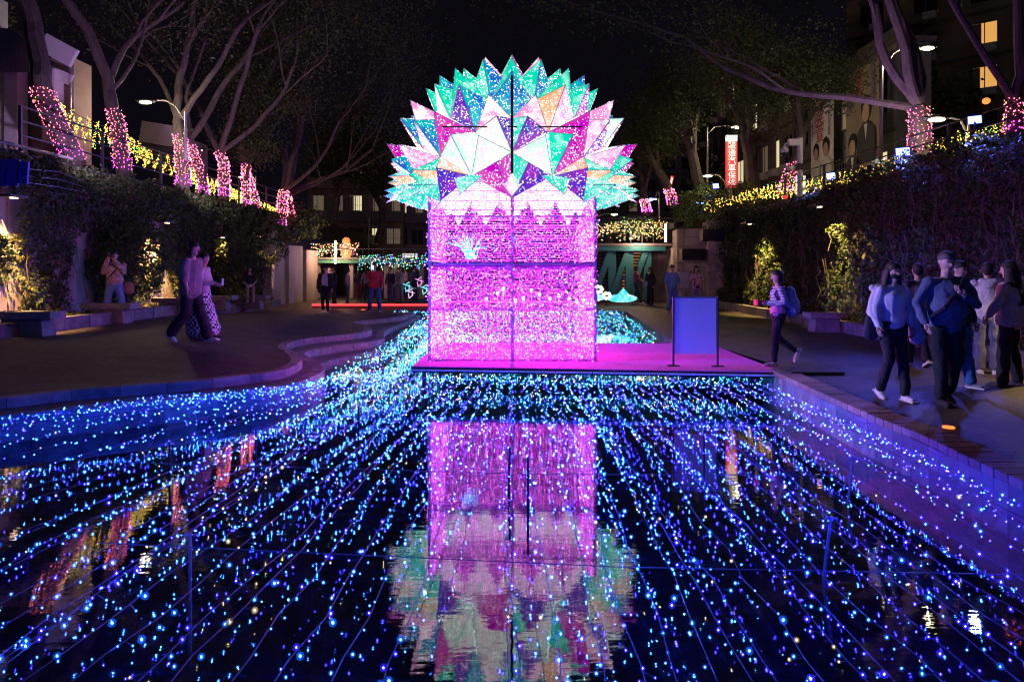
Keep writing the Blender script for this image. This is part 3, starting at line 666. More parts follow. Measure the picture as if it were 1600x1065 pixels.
def light_string(pts, step, label, group, p=(.52, .40, .04, .04), r=(.0023, .0062), jit=.024, halos=False, sag=.03, name='light_string'):
    root = thing(name, label, 'string lights', tuple(pts[0]), 0, group); off = Vector(pts[0]); P = []; path = []
    for a, b_ in zip(pts, pts[1:]):
        a, b_ = Vector(a), Vector(b_); L = (b_-a).length; n_ = max(2, int(L/.35))
        for i in range(n_): t = i/n_; path.append(a.lerp(b_, t) - Vector((0, 0, sag*4*t*(1-t))) + Vector((random.uniform(-.022, .022), 0, random.uniform(-.012, .012))))
    path.append(Vector(pts[-1]))
    c = MB(); loc = [q-off for q in path]; c.tube(loc, .0026, 3, cap=False)
    run = random.uniform(0, step)
    for a, b_ in zip(loc, loc[1:]):
        L = (b_-a).length
        while run < L:
            q = a.lerp(b_, run/L); d = Vector((random.gauss(0, jit), random.gauss(0, jit*.6), random.gauss(-.012, jit*.5)))
            P.append(q+d); 
            if halos: c.bar(q, q+d, .0022)
            run += step*random.uniform(.35, 1.65) if random.random() > .06 else step*2.8
        run -= L
    c.build('cable', M['cable'], root)
    k = len(P)
    if k:
        mi = rng.choice(4, k, p=p); rr = r[0]+(r[1]-r[0])*rng.random(k)**(2.2 if halos else 1); bulbs('bulb', [tuple(v) for v in P], rr, pmat if halos else fmat, mi, root)
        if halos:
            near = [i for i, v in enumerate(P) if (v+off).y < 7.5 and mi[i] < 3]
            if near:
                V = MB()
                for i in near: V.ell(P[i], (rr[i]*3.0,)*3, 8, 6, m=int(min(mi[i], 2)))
                o = V.build('bulb_halo', HM, root, smooth=True); o['kind'] = 'stuff'
    return root
ORD = 'first second third fourth fifth sixth seventh eighth ninth tenth eleventh twelfth thirteenth fourteenth fifteenth sixteenth seventeenth eighteenth nineteenth twentieth twenty-first twenty-second twenty-third twenty-fourth twenty-fifth twenty-sixth twenty-seventh twenty-eighth twenty-ninth thirtieth thirty-first thirty-second thirty-third thirty-fourth thirty-fifth thirty-sixth'.split()
PL = ['nearest on the left', 'nearest on the right', 'leaning one farther back on the right', 'short one at the left by the steps', 'one beside the left step ledge', 'in front of the tower reflection on the right', 'in front of the tower reflection on the left', 'before the blank board', 'left of the deck corner']
G1 = 'blue string lights stretched low over the front pool'
ZS = -0.07
xs_far = np.linspace(-1.45, 3.72, 36)
for i, xf in enumerate(xs_far):
    xn = xf*1.0 + (-.35 if xf < 0 else .02) - max(0, -xf)*.45
    col = ((.74, .16, .05, .05) if i % 3 != 1 else (.25, .66, .04, .05)) if i < 20 else ((.50, .42, .05, .03) if i % 2 else (.12, .82, .04, .02))
    far = (xf, 10.45 - max(0, xf+1.5)*.1, -.13)
    mid = (xf+(xn-xf)*.5+random.uniform(-.12, .12), 6.2, ZS+random.uniform(-.03, .03))
    if xn > 3.4: mid = (3.5, 6.4, ZS)
    light_string([far, mid, (min(xn, 3.5), 1.7, ZS+.02)], .082, 'blue light string leaving the deck front toward the camera, '+ORD[i]+' from the left', G1, col, halos=True, jit=.026)
# left fan: strings anchored near the deck's left corner spreading to the steps
fan = [((-1.6, 10.9), (-2.25, 1.8)), ((-1.62, 10.95), (-2.7, 2.0)), ((-1.75, 11.1), (-3.4, 2.5)), ((-1.85, 11.2), (-4.2, 3.1)), ((-1.7, 11.0), (-3.0, 2.2)), ((-1.8, 11.2), (-3.8, 2.8)), ((-1.9, 11.2), (-4.6, 3.4)), ((-2.0, 11.3), (-5.3, 4.0)), ((-2.1, 11.2), (-5.9, 4.4)), ((-2.2, 11.0), (-6.2, 4.9)), ((-2.25, 10.8), (-6.4, 5.3)), ((-2.3, 10.6), (-6.6, 5.7)), ((-2.35, 10.3), (-6.8, 6.0)), ((-2.4, 10.0), (-6.9, 6.35)), ((-2.45, 9.7), (-6.4, 6.75))]
for i, (a, b_) in enumerate(fan):
    mid = ((a[0]+b_[0])/2+.28*math.sin(i)*.4, (a[1]+b_[1])/2, ZS)
    light_string([(a[0], a[1], -.12), mid, (b_[0], b_[1], ZS)], .080, 'blue light string fanning left from the deck corner, '+ORD[i]+' counting from the nearest', 'blue string lights fanning out to the left steps', (.70, .20, .05, .05) if i % 3 else (.3, .6, .05, .05), halos=True)
    if i % 2 == 0: light_string([(a[0]-.15, a[1]-.3, -.1), (mid[0]+.1, mid[1]+.35, ZS+.02), (b_[0]+.1, b_[1]+.25, ZS)], .10, 'looser light string running just beyond the '+ORD[i]+' of the fan left of the deck corner', 'blue string lights fanning out to the left steps', (.75, .15, .05, .05), halos=True)
# dense bunches along the left edge of the tower and the far pool
G2 = 'dense cyan string lights over the far pool'
for i in range(14):
    x = -2.75+.095*i; light_string([(x-.3+random.uniform(-.2, .2), 9.6+.09*i, -.14), (x+.25*math.sin(i), 12.6, -.12), (x+.2*math.sin(i*2), 17, -.1), (x, 23.2, -.05)], .085, 'dense cyan light string winding past the tower, '+ORD[i]+' from the left bank', 'cyan string lights winding left of the tower', (.40, .15, .12, .33), (.004, .0085), .07)
for i in range(26):
    x = -1.9+.215*i; light_string([(x*.72+.4, 14.0, -.10), (x+.25, 18.5, -.12), (x+.1, 23.4, -.02)], .10, 'cyan light string over the pool behind the tower, '+ORD[i]+' from the left', G2, (.40, .12, .10, .38), (.004, .0085), .06)
for i in range(3):
    light_string([(-4.0, 23.7-.1*i, .02), (3.8, 23.7-.1*i, .02)], .07, ORD[i]+' cyan light string along the far rim of the pool, counting toward the tower', 'cyan string lights along the far rim of the pool', (.40, .10, .15, .35), (.006, .011), .06)
# thicket of lights hanging under the front edge of the deck
for i in range(7):
    yy = 10.7+.12*i; light_string([(-1.45, yy+.02, -.18-.01*i), (1, yy-.2, -.24), (3.8, yy-.45, -.16)], .055, 'tangled light string hanging under the deck, '+ORD[i]+' counting back from its front edge', 'string lights under the deck edge', (.40, .22, .13, .25), (.004, .007), .06)
# cross wires and posts in the water
for i, (x0, y0, x1, y1) in enumerate(((-2.4, 3.95, 3.5, 3.5), (-3.4, 5.6, 3.6, 5.2), (-2.8, 7.4, 3.7, 7.0))):
    b = MB(); b.tube([(x0, y0, -.05), ((x0+x1)/2, (y0+y1)/2, -.09), (x1, y1, -.05)], .003, 4); tag(b.build('wire', M['cable']), ('nearest', 'middle', 'farthest')[i] + ' thin wire stretched across the front pool holding the light strings', 'wire')
for i, (px, py, tilt) in enumerate(((297, 937, 0), (1287, 905, .12), (1325, 790, .1), (265, 760, 0), (400, 735, 0), (825, 790, 0), (795, 770, .02), (1100, 700, 0), (560, 690, 0))):
    x, y, z = W(px, py, WATER); b = MB(); b.tube([(0, 0, FLOOR-WATER), (0, 0, .02), (tilt*.4, 0, .40)], .010, 6)
    r_ = thing('light_post', 'thin ' + ('pale' if i < 3 else 'dark') + ' post in the front pool, ' + PL[i], 'post', (x, y, WATER), 0, 'thin posts standing in the front pool')
    b.build('pole', M['metal'] if i < 3 else M['metal_dark'], r_)
    b = MB(); b.bar((tilt*.4-.04, 0, .385), (tilt*.4+.04, 0, .385), .012); b.build('hook', M['metal'], r_)
for i, (px, py) in enumerate(((1482, 668), (1248, 580), (733, 487), (567, 484))):
    x, y, z = W(px, py, 0); b = MB(); b.tube([(x, y, 0.0), (x, y, .012)], .055 if i < 2 else .07, 12)
    tag(b.build('ground_light', M['led_orange']), ['small orange ground light beside the coping below the walking man', 'small orange ground light near the end of the ramp slab', 'orange ground light on the far plaza behind the pool', 'orange ground light on the far left plaza'][i], 'ground light')
# ================================================================== trees
def tree(x, y, z, dirs, hgt, rad, label, seed, crown=4200, wrap=1.7, wrapmat=(.80, .08, .06, .06), fork=2.2, cs=.10, group='trees along the street edges', lab_wrap=None):
    rr = random.Random(seed); t = thing('tree', label, 'tree', (x, y, z), 0, group); b = MB(); tips = []; trunkpts = []
    def branch(p, d, L, r, depth):
        n = max(3, int(L/.45)); pts = [p]; q = p; dd = d.normalized()
        for i in range(n):
            dd = (dd + Vector((rr.gauss(0, .13), rr.gauss(0, .13), rr.gauss(.03, .08)))).normalized(); q = q + dd*(L/n); pts.append(q)
        r1 = r*(.62 if depth else .8); rs = [r+(r1-r)*i/n for i in range(n+1)]
        b.tube(pts, rs, 8 if depth < 2 else (5 if depth < 3 else 3), cap=depth > 2)
        if depth == 0: trunkpts.extend(zip(pts, rs))
        if depth >= 2: tips.extend(pts[len(pts)//2:])
        if depth >= 4: return
        k = (3 if depth < 3 else 2)
        if depth == 0 and dirs:
            for dv, LL, rf in dirs: branch(q, Vector(dv), LL, r1*rf, 1)
            return
        for i in range(k):
            a = rr.uniform(0, 6.28); s = rr.uniform(.35, .8); u = dd.orthogonal().normalized(); v = dd.cross(u)
            nd = dd + (u*math.cos(a)+v*math.sin(a))*s + Vector((0, 0, .12))
            st = q if i == 0 else pts[rr.randint(n//2, n)]
            branch(st, nd, L*rr.uniform(.55, .85), r1*(.75 if i else .9)*.8, depth+1)
    lean = Vector((dirs[0][0][0]*.0, 0, 1)) if dirs else Vector((0, 0, 1))
    branch(Vector((0, 0, -.2)), LEAN.get(seed, lean), fork, rad, 0)
    b.build('trunk', M['bark'], t)
    T = np.array([tuple(v) for v in tips]); k = crown; idx = rng.integers(0, len(T), k)
    C = T[idx] + rng.normal(0, .5, (k, 3))*np.array([1, 1, .7])
    leaves('crown', C, rng.normal(0, 1, (k, 3)), rng.uniform(cs*.7, cs*1.5, k), LM, rng.choice(3, k, p=[.3, .3, .4]), t)['kind'] = 'stuff'
    if wrap:
        P = []; mi = []; cum = 0; tp = trunkpts
        wr = thing('light_wrap', lab_wrap, 'string lights', (x, y, z), 0, 'pink string lights wrapped round trunks')
        c = MB()
        hs = tp[-1][0].z
        turns = int(wrap/.058); prev = None
        for i in range(turns*14):
            h = -.05+wrap*i/(turns*14); a = i*2*math.pi/14
            for (p0, r0), (p1, r1) in zip(tp, tp[1:]):
                if p0.z <= h <= p1.z:
                    f = (h-p0.z)/(p1.z-p0.z+1e-9); ctr = p0.lerp(p1, f); rd = r0+(r1-r0)*f+.02; q = ctr+Vector((math.cos(a)*rd, math.sin(a)*rd, rr.gauss(0, .015)))
                    if prev is not None and i % 2 == 0: c.bar(prev, q, .005)
                    if i % 2 == 0: prev = q
                    if rr.random() < .8:
                        P.append(tuple(q+Vector((rr.gauss(0, .02), rr.gauss(0, .02), rr.gauss(0, .025))))); mi.append(1 if h < .25 and rr.random() < .7 else (0 if rr.random() < .9 else rr.choice((1, 2, 3))))
                    break
        c.build('cable', M['cable_dark'], wr)
        s = max(.010, y*.00062); bulbs('bulb', P, np.array([rr.uniform(.8, 1.3)*s for _ in P]), [M['w_pink'], M['w_mag'], M['w_yel'], M['w_grn']], np.array(mi), wr)
    return t
LEAN = {11: Vector((-.30, 0, 1)), 12: Vector((.0, 0, 1)), 13: Vector((-.05, .1, 1)), 14: Vector((-.25, 0, 1)), 31: Vector((-.10, 0, 1))}
ordn = ['first and nearest', 'second', 'third', 'fourth', 'fifth', 'sixth', 'seventh', 'eighth', 'ninth']
lt = [(118, 245, 17, .30, 11, 5.2, [((-.35, .1, 1), 5, .8), ((.5, -.1, 1), 4, .5)]), (195, 255, 19, .25, 12, 2.6, [((-.28, 0, 1), 4, .6), ((.03, 0, 1), 5, .95), ((.45, .2, 1), 3, .35)]),
      (285, 288, 22, .26, 13, 2.6, [((.0, 0, 1), 4.5, .8), ((.75, 0, .9), 5, .6), ((-.4, 0, 1), 3.5, .5)]), (318, 302, 24, .20, 14, 2.2, [((.7, .2, 1), 5, .85), ((-.2, .2, 1), 4, .5)]),
      (350, 305, 25.5, .24, 15, 1.8, [((-.6, .2, 1), 4, .7), ((.25, 0, 1), 5, .7), ((.9, 0, .9), 4.5, .6)]), (386, 322, 28, .20, 16, 2.2, None), (403, 330, 29.5, .24, 17, 2.3, [((.2, 0, 1), 4, .9), ((.8, .1, .8), 5, .6)]),
      (437, 350, 32, .30, 18, 1.8, [((.7, 0, .9), 5, .7), ((.1, 0, 1), 5, .8), ((1, 0, .5), 4.5, .5)]), (460, 356, 35, .26, 19, 1.9, [((.9, 0, .7), 5, .7), ((.3, 0, 1), 5, .7), ((1, 0, .35), 4, .4)])]
for i, (px, py, Y, rad, seed, fork, dirs) in enumerate(lt):
    x, y, z = WD(px, py, Y)
    tree(x, y, min(z, 4.3), dirs, 9, rad*.85, ('leaning tree nearest the camera on the left street edge with pink lights' if i == 0 else ordn[i]+' tree from the near end of the left street edge with pink lights'), seed, 9000, 1.75, fork=fork, lab_wrap='pink string lights wrapped round the '+ordn[i]+' trunk of the left row')
x, y, z = WD(1437, 262, 16.7)
tree(x, y, z, [((-.75, .1, 1), 4.2, .6), ((-1.6, .1, .35), 5.0, .45), ((.35, 0, 1), 4.2, .45), ((.05, .3, 1), 3.6, .7), ((-.35, -.2, 1), 4.4, .6)], 9, .27, 'big spreading tree on the right with pink lights round its trunk', 31, 9000, 1.65, fork=1.7, lab_wrap='pink string lights wrapped round the big right tree trunk')
rt_ = [(1227, 300, 25, .24, 32, 2.4, 1.1, 'second tree on the right beside the camera pole with a short pink wrap'), (1180, 300, 29, .30, 33, 3.0, 0, 'dark forked tree left of the camera pole without lights'), (1100, 310, 33, .3, 34, 2.6, 0, 'dark tree behind the left street lamp on the right side'),
       (1052, 318, 36, .26, 35, 2.2, .8, 'far tree above the deck stairs with a small pink wrap'), (1012, 330, 41, .28, 36, 2.4, .8, 'farthest tree on the right beside the dome')]
for px, py, Y, rad, seed, fork, wr, lb in rt_:
    x, y, z = WD(px, py, Y); tree(x, y, z, None, 9, rad, lb, seed, 9000, wr, fork=fork, lab_wrap='pink string lights on the trunk of the '+' '.join(lb.split(' with')[0].split()[:7]))
x, y, z = WD(1585, 205, 13.5); tree(x, y, z, [((.2, 0, 1), 3, .8), ((-.7, 0, .8), 3, .6)], 9, .16, 'small leafy tree at the right frame edge with pink lights at its fork', 38, 5200, .7, fork=.8, lab_wrap='pink string lights round the small tree at the right frame edge')
for i, (px, Y, s) in enumerate(((-60, 20, 41), (520, 44, 42), (590, 50, 43), (960, 48, 44), (1130, 50, 45), (1400, 34, 46))):
    x, y, z = WD(px, 330, Y); tree(x, y, 3.5 if abs(x) > 9 else 1.5, None, 9, .3, ['dark tree at the far left edge behind the small house', 'dark tree at the left end of the far apartment block', 'dark tree before the far apartment block', 'dark tree behind the dome on its right', 'dark tree between the far flats and the red sign', 'dark tree in front of the banner building'][i], s, 9000, 0, fork=3, cs=.16)

# ================================================================== light nets on the street fences
def net(pts, drop, label, seed, p=(.80, .20), dens=26):
    rr = random.Random(seed); off = Vector(pts[0]); t = thing('light_net', label, 'string lights', tuple(off), 0, 'yellow light nets on the street fences'); c = MB(); P = []; mi = []
    for a, b_ in zip(pts, pts[1:]):
        a, b_ = Vector(a)-off, Vector(b_)-off; L = (b_-a).length; n_ = max(2, int(L/.28)); c.tube([a, a.lerp(b_, .5)-Vector((0, 0, .05)), b_], .008, 4)
        for i in range(n_):
            q = a.lerp(b_, i/n_); r_ = a.lerp(b_, (i+.5)/n_) - Vector((0, 0, drop*rr.uniform(.6, 1))); s = a.lerp(b_, (i+1)/n_)
            c.tube([q, r_, s], .004, 3)
            for u, v in ((q, r_), (r_, s)):
                for k in range(int(dens*(v-u).length/2)+1):
                    w_ = u.lerp(v, rr.random()); P.append(tuple(w_+Vector((rr.gauss(0, .02), rr.gauss(0, .03), rr.gauss(0, .03))))); mi.append(0 if rr.random() < p[0] else 1)
    c.build('cable', M['cable_dark'], t)
    Yv = np.array([v[1] for v in P])+off.y; bulbs('bulb', P, np.maximum(.008, Yv*.00058)*rng.uniform(.8, 1.25, len(P)), [M['w_yel'], M['w_grn']], np.array(mi), t)
Lf = [(85, 150, 17), (125, 182, 18), (190, 203, 19.5), (235, 238, 21.5), (275, 247, 22.5), (310, 272, 24.5), (345, 285, 26), (385, 305, 29), (430, 325, 32), (470, 345, 36)]
for i in range(len(Lf)-1):
    a, b_ = WD(*Lf[i]), WD(*Lf[i+1]); net([a, b_], .62 if i > 1 else .75, 'yellow light net on the left street edge, '+ordn[i]+' span from the near end', 60+i, dens=95)
Rf = [(1600, 178, 13.5), (1512, 205, 15.2), (1450, 220, 16.6), (1390, 250, 18.3), (1330, 265, 20.5), (1262, 282, 23), (1200, 290, 25.5), (1150, 305, 28), (1100, 315, 31)]
for i in range(len(Rf)-1):
    a, b_ = WD(*Rf[i]), WD(*Rf[i+1]); net([a, b_], .55, 'yellow light net on the right street edge, '+ordn[i]+' span from the near end', 80+i, dens=55)
def fence(pts, h, label, z=0):
    t = thing('fence', label, 'fence')
    for a, b_ in zip(pts, pts[1:]):
        a, b_ = Vector(a), Vector(b_)
        for k in range(3):
            b = MB(); d = Vector((0, 0, h*(.35+.32*k))); b.bar(a+d, b_+d, .03); b.build('rail', M['metal_dark'], t)
        b = MB(); b.bar(a, a+Vector((0, 0, h)), .06); b.build('post', M['metal_dark'], t)
fence([(-10.8, y, 4.1) for y in range(15, 37, 3)], 1.0, 'dark railing along the left street edge behind the light nets')
fence([(9.6, y, 3.8) for y in range(12, 33, 3)], .9, 'dark railing along the right street edge behind the light nets')
# pipe rail and blue panels at the far left
pr_ = thing('pipe_rail', 'thick pale pipe handrail with thin wires at the far left', 'railing')
b = MB(); b.tube([WD(-30, 215, 12.6), WD(20, 226, 13.2), WD(112, 248, 15.5)], .035, 8); b.build('rail', M['metal'], pr_)
for k in range(3):
    b = MB(); b.tube([WD(20, 262+k*10, 13.2), WD(90, 268+k*12, 14.5), WD(135, 285+k*8, 15.8)], .006, 4); b.build('wire', M['metal'], pr_)
for i, (px, w_) in enumerate(((2, .22), (20, .24), (36, .2))):
    x, y, z = WD(px, 270, 13); b = MB(); b.box((0, 0, 0), (w_, .05, .52-.1*(i == 2))); me = None
    o = b.build('seat_back', mat('plastic_blue', (.05, .06, .55), .4) if i == 0 else bpy.data.materials['plastic_blue'], loc=(x, y, z)); o.rotation_euler = (0, R(4), 0)
    tag(o, ['leftmost blue plastic seat back above the left wall', 'middle blue plastic seat back above the left wall', 'rightmost and shortest blue plastic seat back above the left wall'][i], 'seat')

# ================================================================== street lamps, floods, signs
def arc_lamp(px0, py0, pxt, pyt, pxh, pyh, Y, label, on=True, energy=350, r=.05):
    a, tp, h = Vector(WD(px0, py0, Y)), Vector(WD(pxt, pyt, Y)), Vector(WD(pxh, pyh, Y)); t = thing('street_lamp', label, 'street lamp', tuple(a)); off = -a
    b = MB(); b.tube([a+off, tp+off], [r*1.2, r*.8], 8); b.build('pole', M['metal'], t)
    m_ = Vector(((tp.x*.45+h.x*.55), Y, max(h.z, tp.z)+abs(h.x-tp.x)*.05)); b = MB(); b.tube([tp+off-Vector((0, 0, .3)), (tp+m_)/2+off, m_+off, h+off+Vector((0, 0, .06))], r*.55, 6); b.build('arm', M['metal'], t)
    s = 1 if h.x > tp.x else -1
    b = MB(); b.ell(h+off+Vector((s*.1, 0, .04)), (.34, .14, .06), 12, 6); b.build('lamp_head', M['metal_dark'], t)
    if on:
        b = MB(); b.ell(h+off+Vector((s*.1, -.05, -.01)), (.20, .12, .05), 10, 5); b.build('lamp_glass', M['lamp_head'], t)
        lamp('lamp_light', 'POINT', h+off+Vector((s*.1, -.1, -.16)), energy*.11, (1, .80, .45), .012, parent=t)
arc_lamp(290, 250, 290, 175, 234, 160, 21, 'tall street lamp on the left with a bright warm head', energy=520)
arc_lamp(345, 300, 345, 240, 314, 235, 31, 'lower street lamp behind the left trees', energy=160)
arc_lamp(400, 320, 400, 275, 381, 277, 38, 'small far street lamp between the left tree trunks', energy=120)
arc_lamp(1376, 262, 1378, 95, 1442, 76, 20, 'tall street lamp before the portrait banners with a bright head', energy=900)
arc_lamp(1512, 235, 1513, 190, 1468, 187, 15.6, 'short street lamp on the right with a bright head over the light net', energy=180)
arc_lamp(1105, 315, 1105, 200, 1146, 199, 32, 'street lamp left of the red vertical sign', energy=700)
arc_lamp(1140, 330, 1140, 292, 1109, 275, 30, 'street lamp just below the red vertical sign', energy=160)
arc_lamp(575, 405, 577, 340, 560, 331, 46, 'unlit street lamp in front of the far apartment block', on=False)
arc_lamp(935, 350, 930, 338, 957, 335, 40, 'small far street lamp right of the tower', energy=90)
arc_lamp(1030, 350, 1030, 300, 1024, 311, 44, 'tiny far street lamp above the viewing deck', energy=60)
def flood(px, py, Y, aim, energy, label, sz=1.0, ang=75):
    col = (.50, .40, 1.0) if px < -200 else (.10, .10, 1.0)
    p = Vector(WD(px, py, Y)) + (Vector((-.7, 0, .12)) if 9 < WD(px, py, Y)[0] < 13 else Vector((-9.3-WD(px, py, Y)[0], 0, .2)) if px < 0 else Vector((0, 0, 0))); t = thing('flood_light', label, 'flood light', tuple(p)); d = (Vector(aim)-p).normalized(); q = d.to_track_quat('-Z', 'Y').to_matrix().to_4x4()
    b = MB(); b.box((0, 0, 0), (.30*sz, .22*sz, .06), M=q); b.build('housing', M['metal_dark'], t)
    b = MB(); b.box(d*.035, (.26*sz, .18*sz, .012), M=q); b.build('lens', M['flood'], t)
    b = MB(); b.bar((0, 0, 0), (0, 0, -.3*sz), .03); b.build('bracket', M['metal_dark'], t)
    lamp('flood_beam', 'SPOT', d*.09, energy, col, .08, aim=d*2, angle=ang, blend=.9, parent=t)
flood(1460, 245, 15.2, (3, 7.5, -1.0), 500, 'blue flood light at the foot of the big right tree', ang=80)
flood(1336, 281, 20.4, (-2, 13, 0), 1500, 'blue flood light on the right hedge below the portrait banners', ang=60)
flood(1146, 295, 28, (-7, 16, 0), 1500, 'blue flood light below the red vertical sign', ang=60)
flood(1581, 196, 12.9, (5, 8, 0), 300, 'blue flood light at the right frame edge under the small tree', .8, ang=80)
flood(948, 301, 38, (-9, 26, 5), 900, 'small blue flood light on a mast right of the dome', ang=90)
flood(1035, 315, 42, (-8, 28, 3), 500, 'tiny blue flood light above the viewing deck', ang=80)
flood(-190, 262, 9.4, (6.0, 14.0, 0), 8000, 'added blue flood light out of view on the left for the blue plaza patch', ang=26)  # unseen flood added off view to throw the blue patch on the plaza
flood(-240, 300, 10.5, (5.0, 8.5, 1), 3200, 'second added flood light out of view on the left to brighten the walkers', ang=26)  # unseen flood added off view to brighten the walkers
# purple wash on the trees, from spot lights added to brighten bark and crowns
def tree_fill(px, py, Y, aim, energy, col, label, angle=100):
    p = Vector(WD(px, py, Y))+Vector((.3 if px < 800 else -.3, 0, .55)); t = thing('tree_fill_light', label, 'fill light', tuple(p)); d = (Vector(aim)-p).normalized()
    b = MB(); b.tube([-d*.12, d*.03], [.05, .07], 10, cap=True); b.build('housing', M['metal_dark'], t)
    b = MB(); b.tube([d*.031, d*.038], .055, 10); b.build('lens', glow('tree_fill_'+label[:6], col, 1.5), t)
    lamp('tree_fill_beam', 'SPOT', d*.07, energy, col, .05, aim=d*2, angle=angle+25, blend=.8, parent=t)
tree_fill(150, 300, 15.0, (-11.5, 18, 8), 260, (.55, .32, .7), 'violet spot light on the left hedge aimed up the nearest trees', 110)  # added spot light to brighten the nearest trees
tree_fill(300, 330, 20, (-9.5, 25, 8), 280, (.6, .36, .6), 'purple spot light on the left hedge aimed up the middle trees', 110)  # added spot light to brighten the middle trees
tree_fill(1380, 300, 15.5, (9.5, 16.8, 8), 200, (.5, .3, .7), 'violet spot light on the right hedge aimed up the big tree', 110)  # added spot light to brighten the big tree
# warm wall lamps washing the ivy
def wall_lamp(px, py, Y, aim, energy, label, dx=0, glowm='led_warm', col=(1, .46, .15), angle=75, at=None):
    p = Vector(at) if at else Vector(WD(px, py, Y)); t = thing('wall_lamp', label, 'wall lamp', tuple(p))
    b = MB(); b.box((-.05, 0, .05), (.30, .5, .05)); b.build('hood', M['metal_dark'], t)
    b = MB(); b.box((0, 0, .012), (.07, .14, .02)); b.build('lens', M[glowm], t)
    lamp('lamp_light', 'SPOT', (0, 0, -.02), energy*1.8, col, .06, aim=Vector(aim)-p, angle=angle, blend=.7, parent=t)
wall_lamp(14, 312, 13.6, (-10.5, 13.6, 0.2), 620, 'bright warm wall lamp under the ledge at the far left', angle=84, at=(-9.85, 13.5, 2.9))
wall_lamp(257, 350, 19.6, (-10.6, 19.6, 0.2), 650, 'warm wall lamp washing the ivy behind the walking couple', angle=74, at=(-9.85, 19.5, 2.8))
wall_lamp(348, 372, 23.6, (-10.0, 23.8, 0.3), 60, 'warm wall lamp low in the shrubs near the seated woman')
wall_lamp(1163, 368, 22.5, (8.4, 22.4, 0.6), 260, 'warm yellow wall lamp lighting the pale stems on the right hedge', col=(1, .60, .16), angle=75, at=(7.8, 22.4, 2.95))
wall_lamp(1280, 356, 17.2, (8.5, 17.2, 1.6), 170, 'warm yellow lamp hidden in the middle of the right hedge', col=(1, .60, .16), angle=70, at=(7.75, 17.2, 3.05))
wall_lamp(1640, 440, 9.3, (6.8, 9.3, 0.2), 22, 'warm lamp on the hedge beyond the right frame edge', col=(1, .62, .28), angle=120)
wall_lamp(405, 370, 26.5, (-8.5, 26.5, 0.2), 50, 'small warm lamp over the shrubs left of the slotted wall')
# small round orange lanterns
for i, (px, py, Y) in enumerate(((1541, 158, 17), (1227, 308, 24), (1045, 300, 38))):
    b = MB(); b.ell((0, 0, 0), (.09, .09, .08), 10, 7); o = b.build('paper_lantern', M['led_orange'] if i == 0 else M['sign_red'], loc=WD(px, py, Y)); tag(o, ['round orange lantern hanging before the tiled building', 'small red lantern at the foot of the second right tree', 'tiny red lantern above the viewing deck'][i], 'lantern')
# surveillance camera pole
p = Vector(WD(1250, 318, 22)); t = thing('camera_pole', 'pale pole with a dome camera and a bullet camera on the right hedge', 'camera pole', tuple(p))
b = MB(); b.tube([(0, 0, -.3), (0, 0, 2.12)], .085, 10); b.build('pole', M['white_paint'], t)
b = MB(); b.box((-.20, 0, 1.97), (.36, .16, .2)); b.build('arm_box', M['white_paint'], t)
b = MB(); b.tube([(-.36, 0, 1.95), (-.46, 0, 1.93), (-.50, 0, 1.82)], .035, 8); b.ell((-.50, 0, 1.72), (.13, .13, .13), 12, 8); d_ = b.build('dome_camera', M['white_paint'], t, True)
b = MB(); b.ell((-.50, 0, 1.60), (.10, .10, .11), 12, 8); b.build('lens', M['glass'], d_, True)
b = MB(); b.tube([(-.12, 0, 1.17), (-.40, -.05, 1.12)], [.06, .085], 10); b.build('bullet_camera', M['white_paint'], t)
b = MB(); b.box((-.03, 0, 1.18), (.24, .2, .2)); b.build('clamp', M['metal_dark'], t)
# red vertical shop sign
def panel_sign(px0, py0, px1, py1, Y, label, cat='sign'):
    a, c = Vector(WD(px0, py0, Y)), Vector(WD(px1, py1, Y)); o = (a+c)/2; t = thing('shop_sign', label, cat, tuple(o)); return t, abs(c.x-a.x), abs(c.z-a.z)
t, w_, h_ = panel_sign(1135, 212, 1152, 294, 34, 'tall red vertical shop sign with white characters and a white top panel')
b = MB(); b.box((0, .08, -.13), (w_, .16, h_*.88)); b.build('box', M['sign_red'], t)
b = MB(); b.box((0, .08, h_/2-.12), (w_, .17, h_*.11)); b.build('top_panel', M['sign_white'], t)
text('CROSS', (0, -.012, h_/2-.12), .17, M['dark'], t)
for i, ch in enumerate('駿通汽車保修'):
    text(ch, (0, -.012, h_/2-.50-i*.375), .40, M['sign_white'], t)
b = MB(); b.tube([(0, .1, -h_/2), (0, .1, -h_/2-1.6)], .05, 6); b.build('post', M['metal'], t)
t, w_, h_ = panel_sign(508, 358, 516, 378, 52, 'small white lit vertical sign at the left end of the far flats'); b = MB(); b.box((0, 0, 0), (w_+.1, .1, h_)); b.build('box', M['sign_white'], t); text('心', (0, -.06, .1), .3, M['print_grey'], t)
t, w_, h_ = panel_sign(629, 396, 652, 402, 50, 'wide white lit shop fascia near the tower'); b = MB(); b.box((0, 0, 0), (w_, .1, h_)); b.build('box', M['sign_white'], t)
b = MB(); b.box((0, 0, -h_/2-.04), (w_, .1, .05)); b.build('red_line', M['sign_red'], t); text('中国結集', (0, -.06, 0), .28, M['print_grey'], t)
t, w_, h_ = panel_sign(1047, 275, 1051, 290, 44, 'tilted slim red and white lit sign behind the viewing deck'); b = MB(); b.box((0, 0, 0), (.2, .08, h_)); o = b.build('box', M['sign_red'], t); b = MB(); b.box((0, -.05, 0), (.1, .02, h_*.8)); b.build('characters', M['sign_white'], t); t.rotation_euler = (0, R(14), 0)
t, w_, h_ = panel_sign(1244, 275, 1258, 303, 30, 'white lit vertical sign behind the camera pole'); b = MB(); b.box((0, 0, 0), (w_, .1, h_)); b.build('box', M['sign_white'], t)
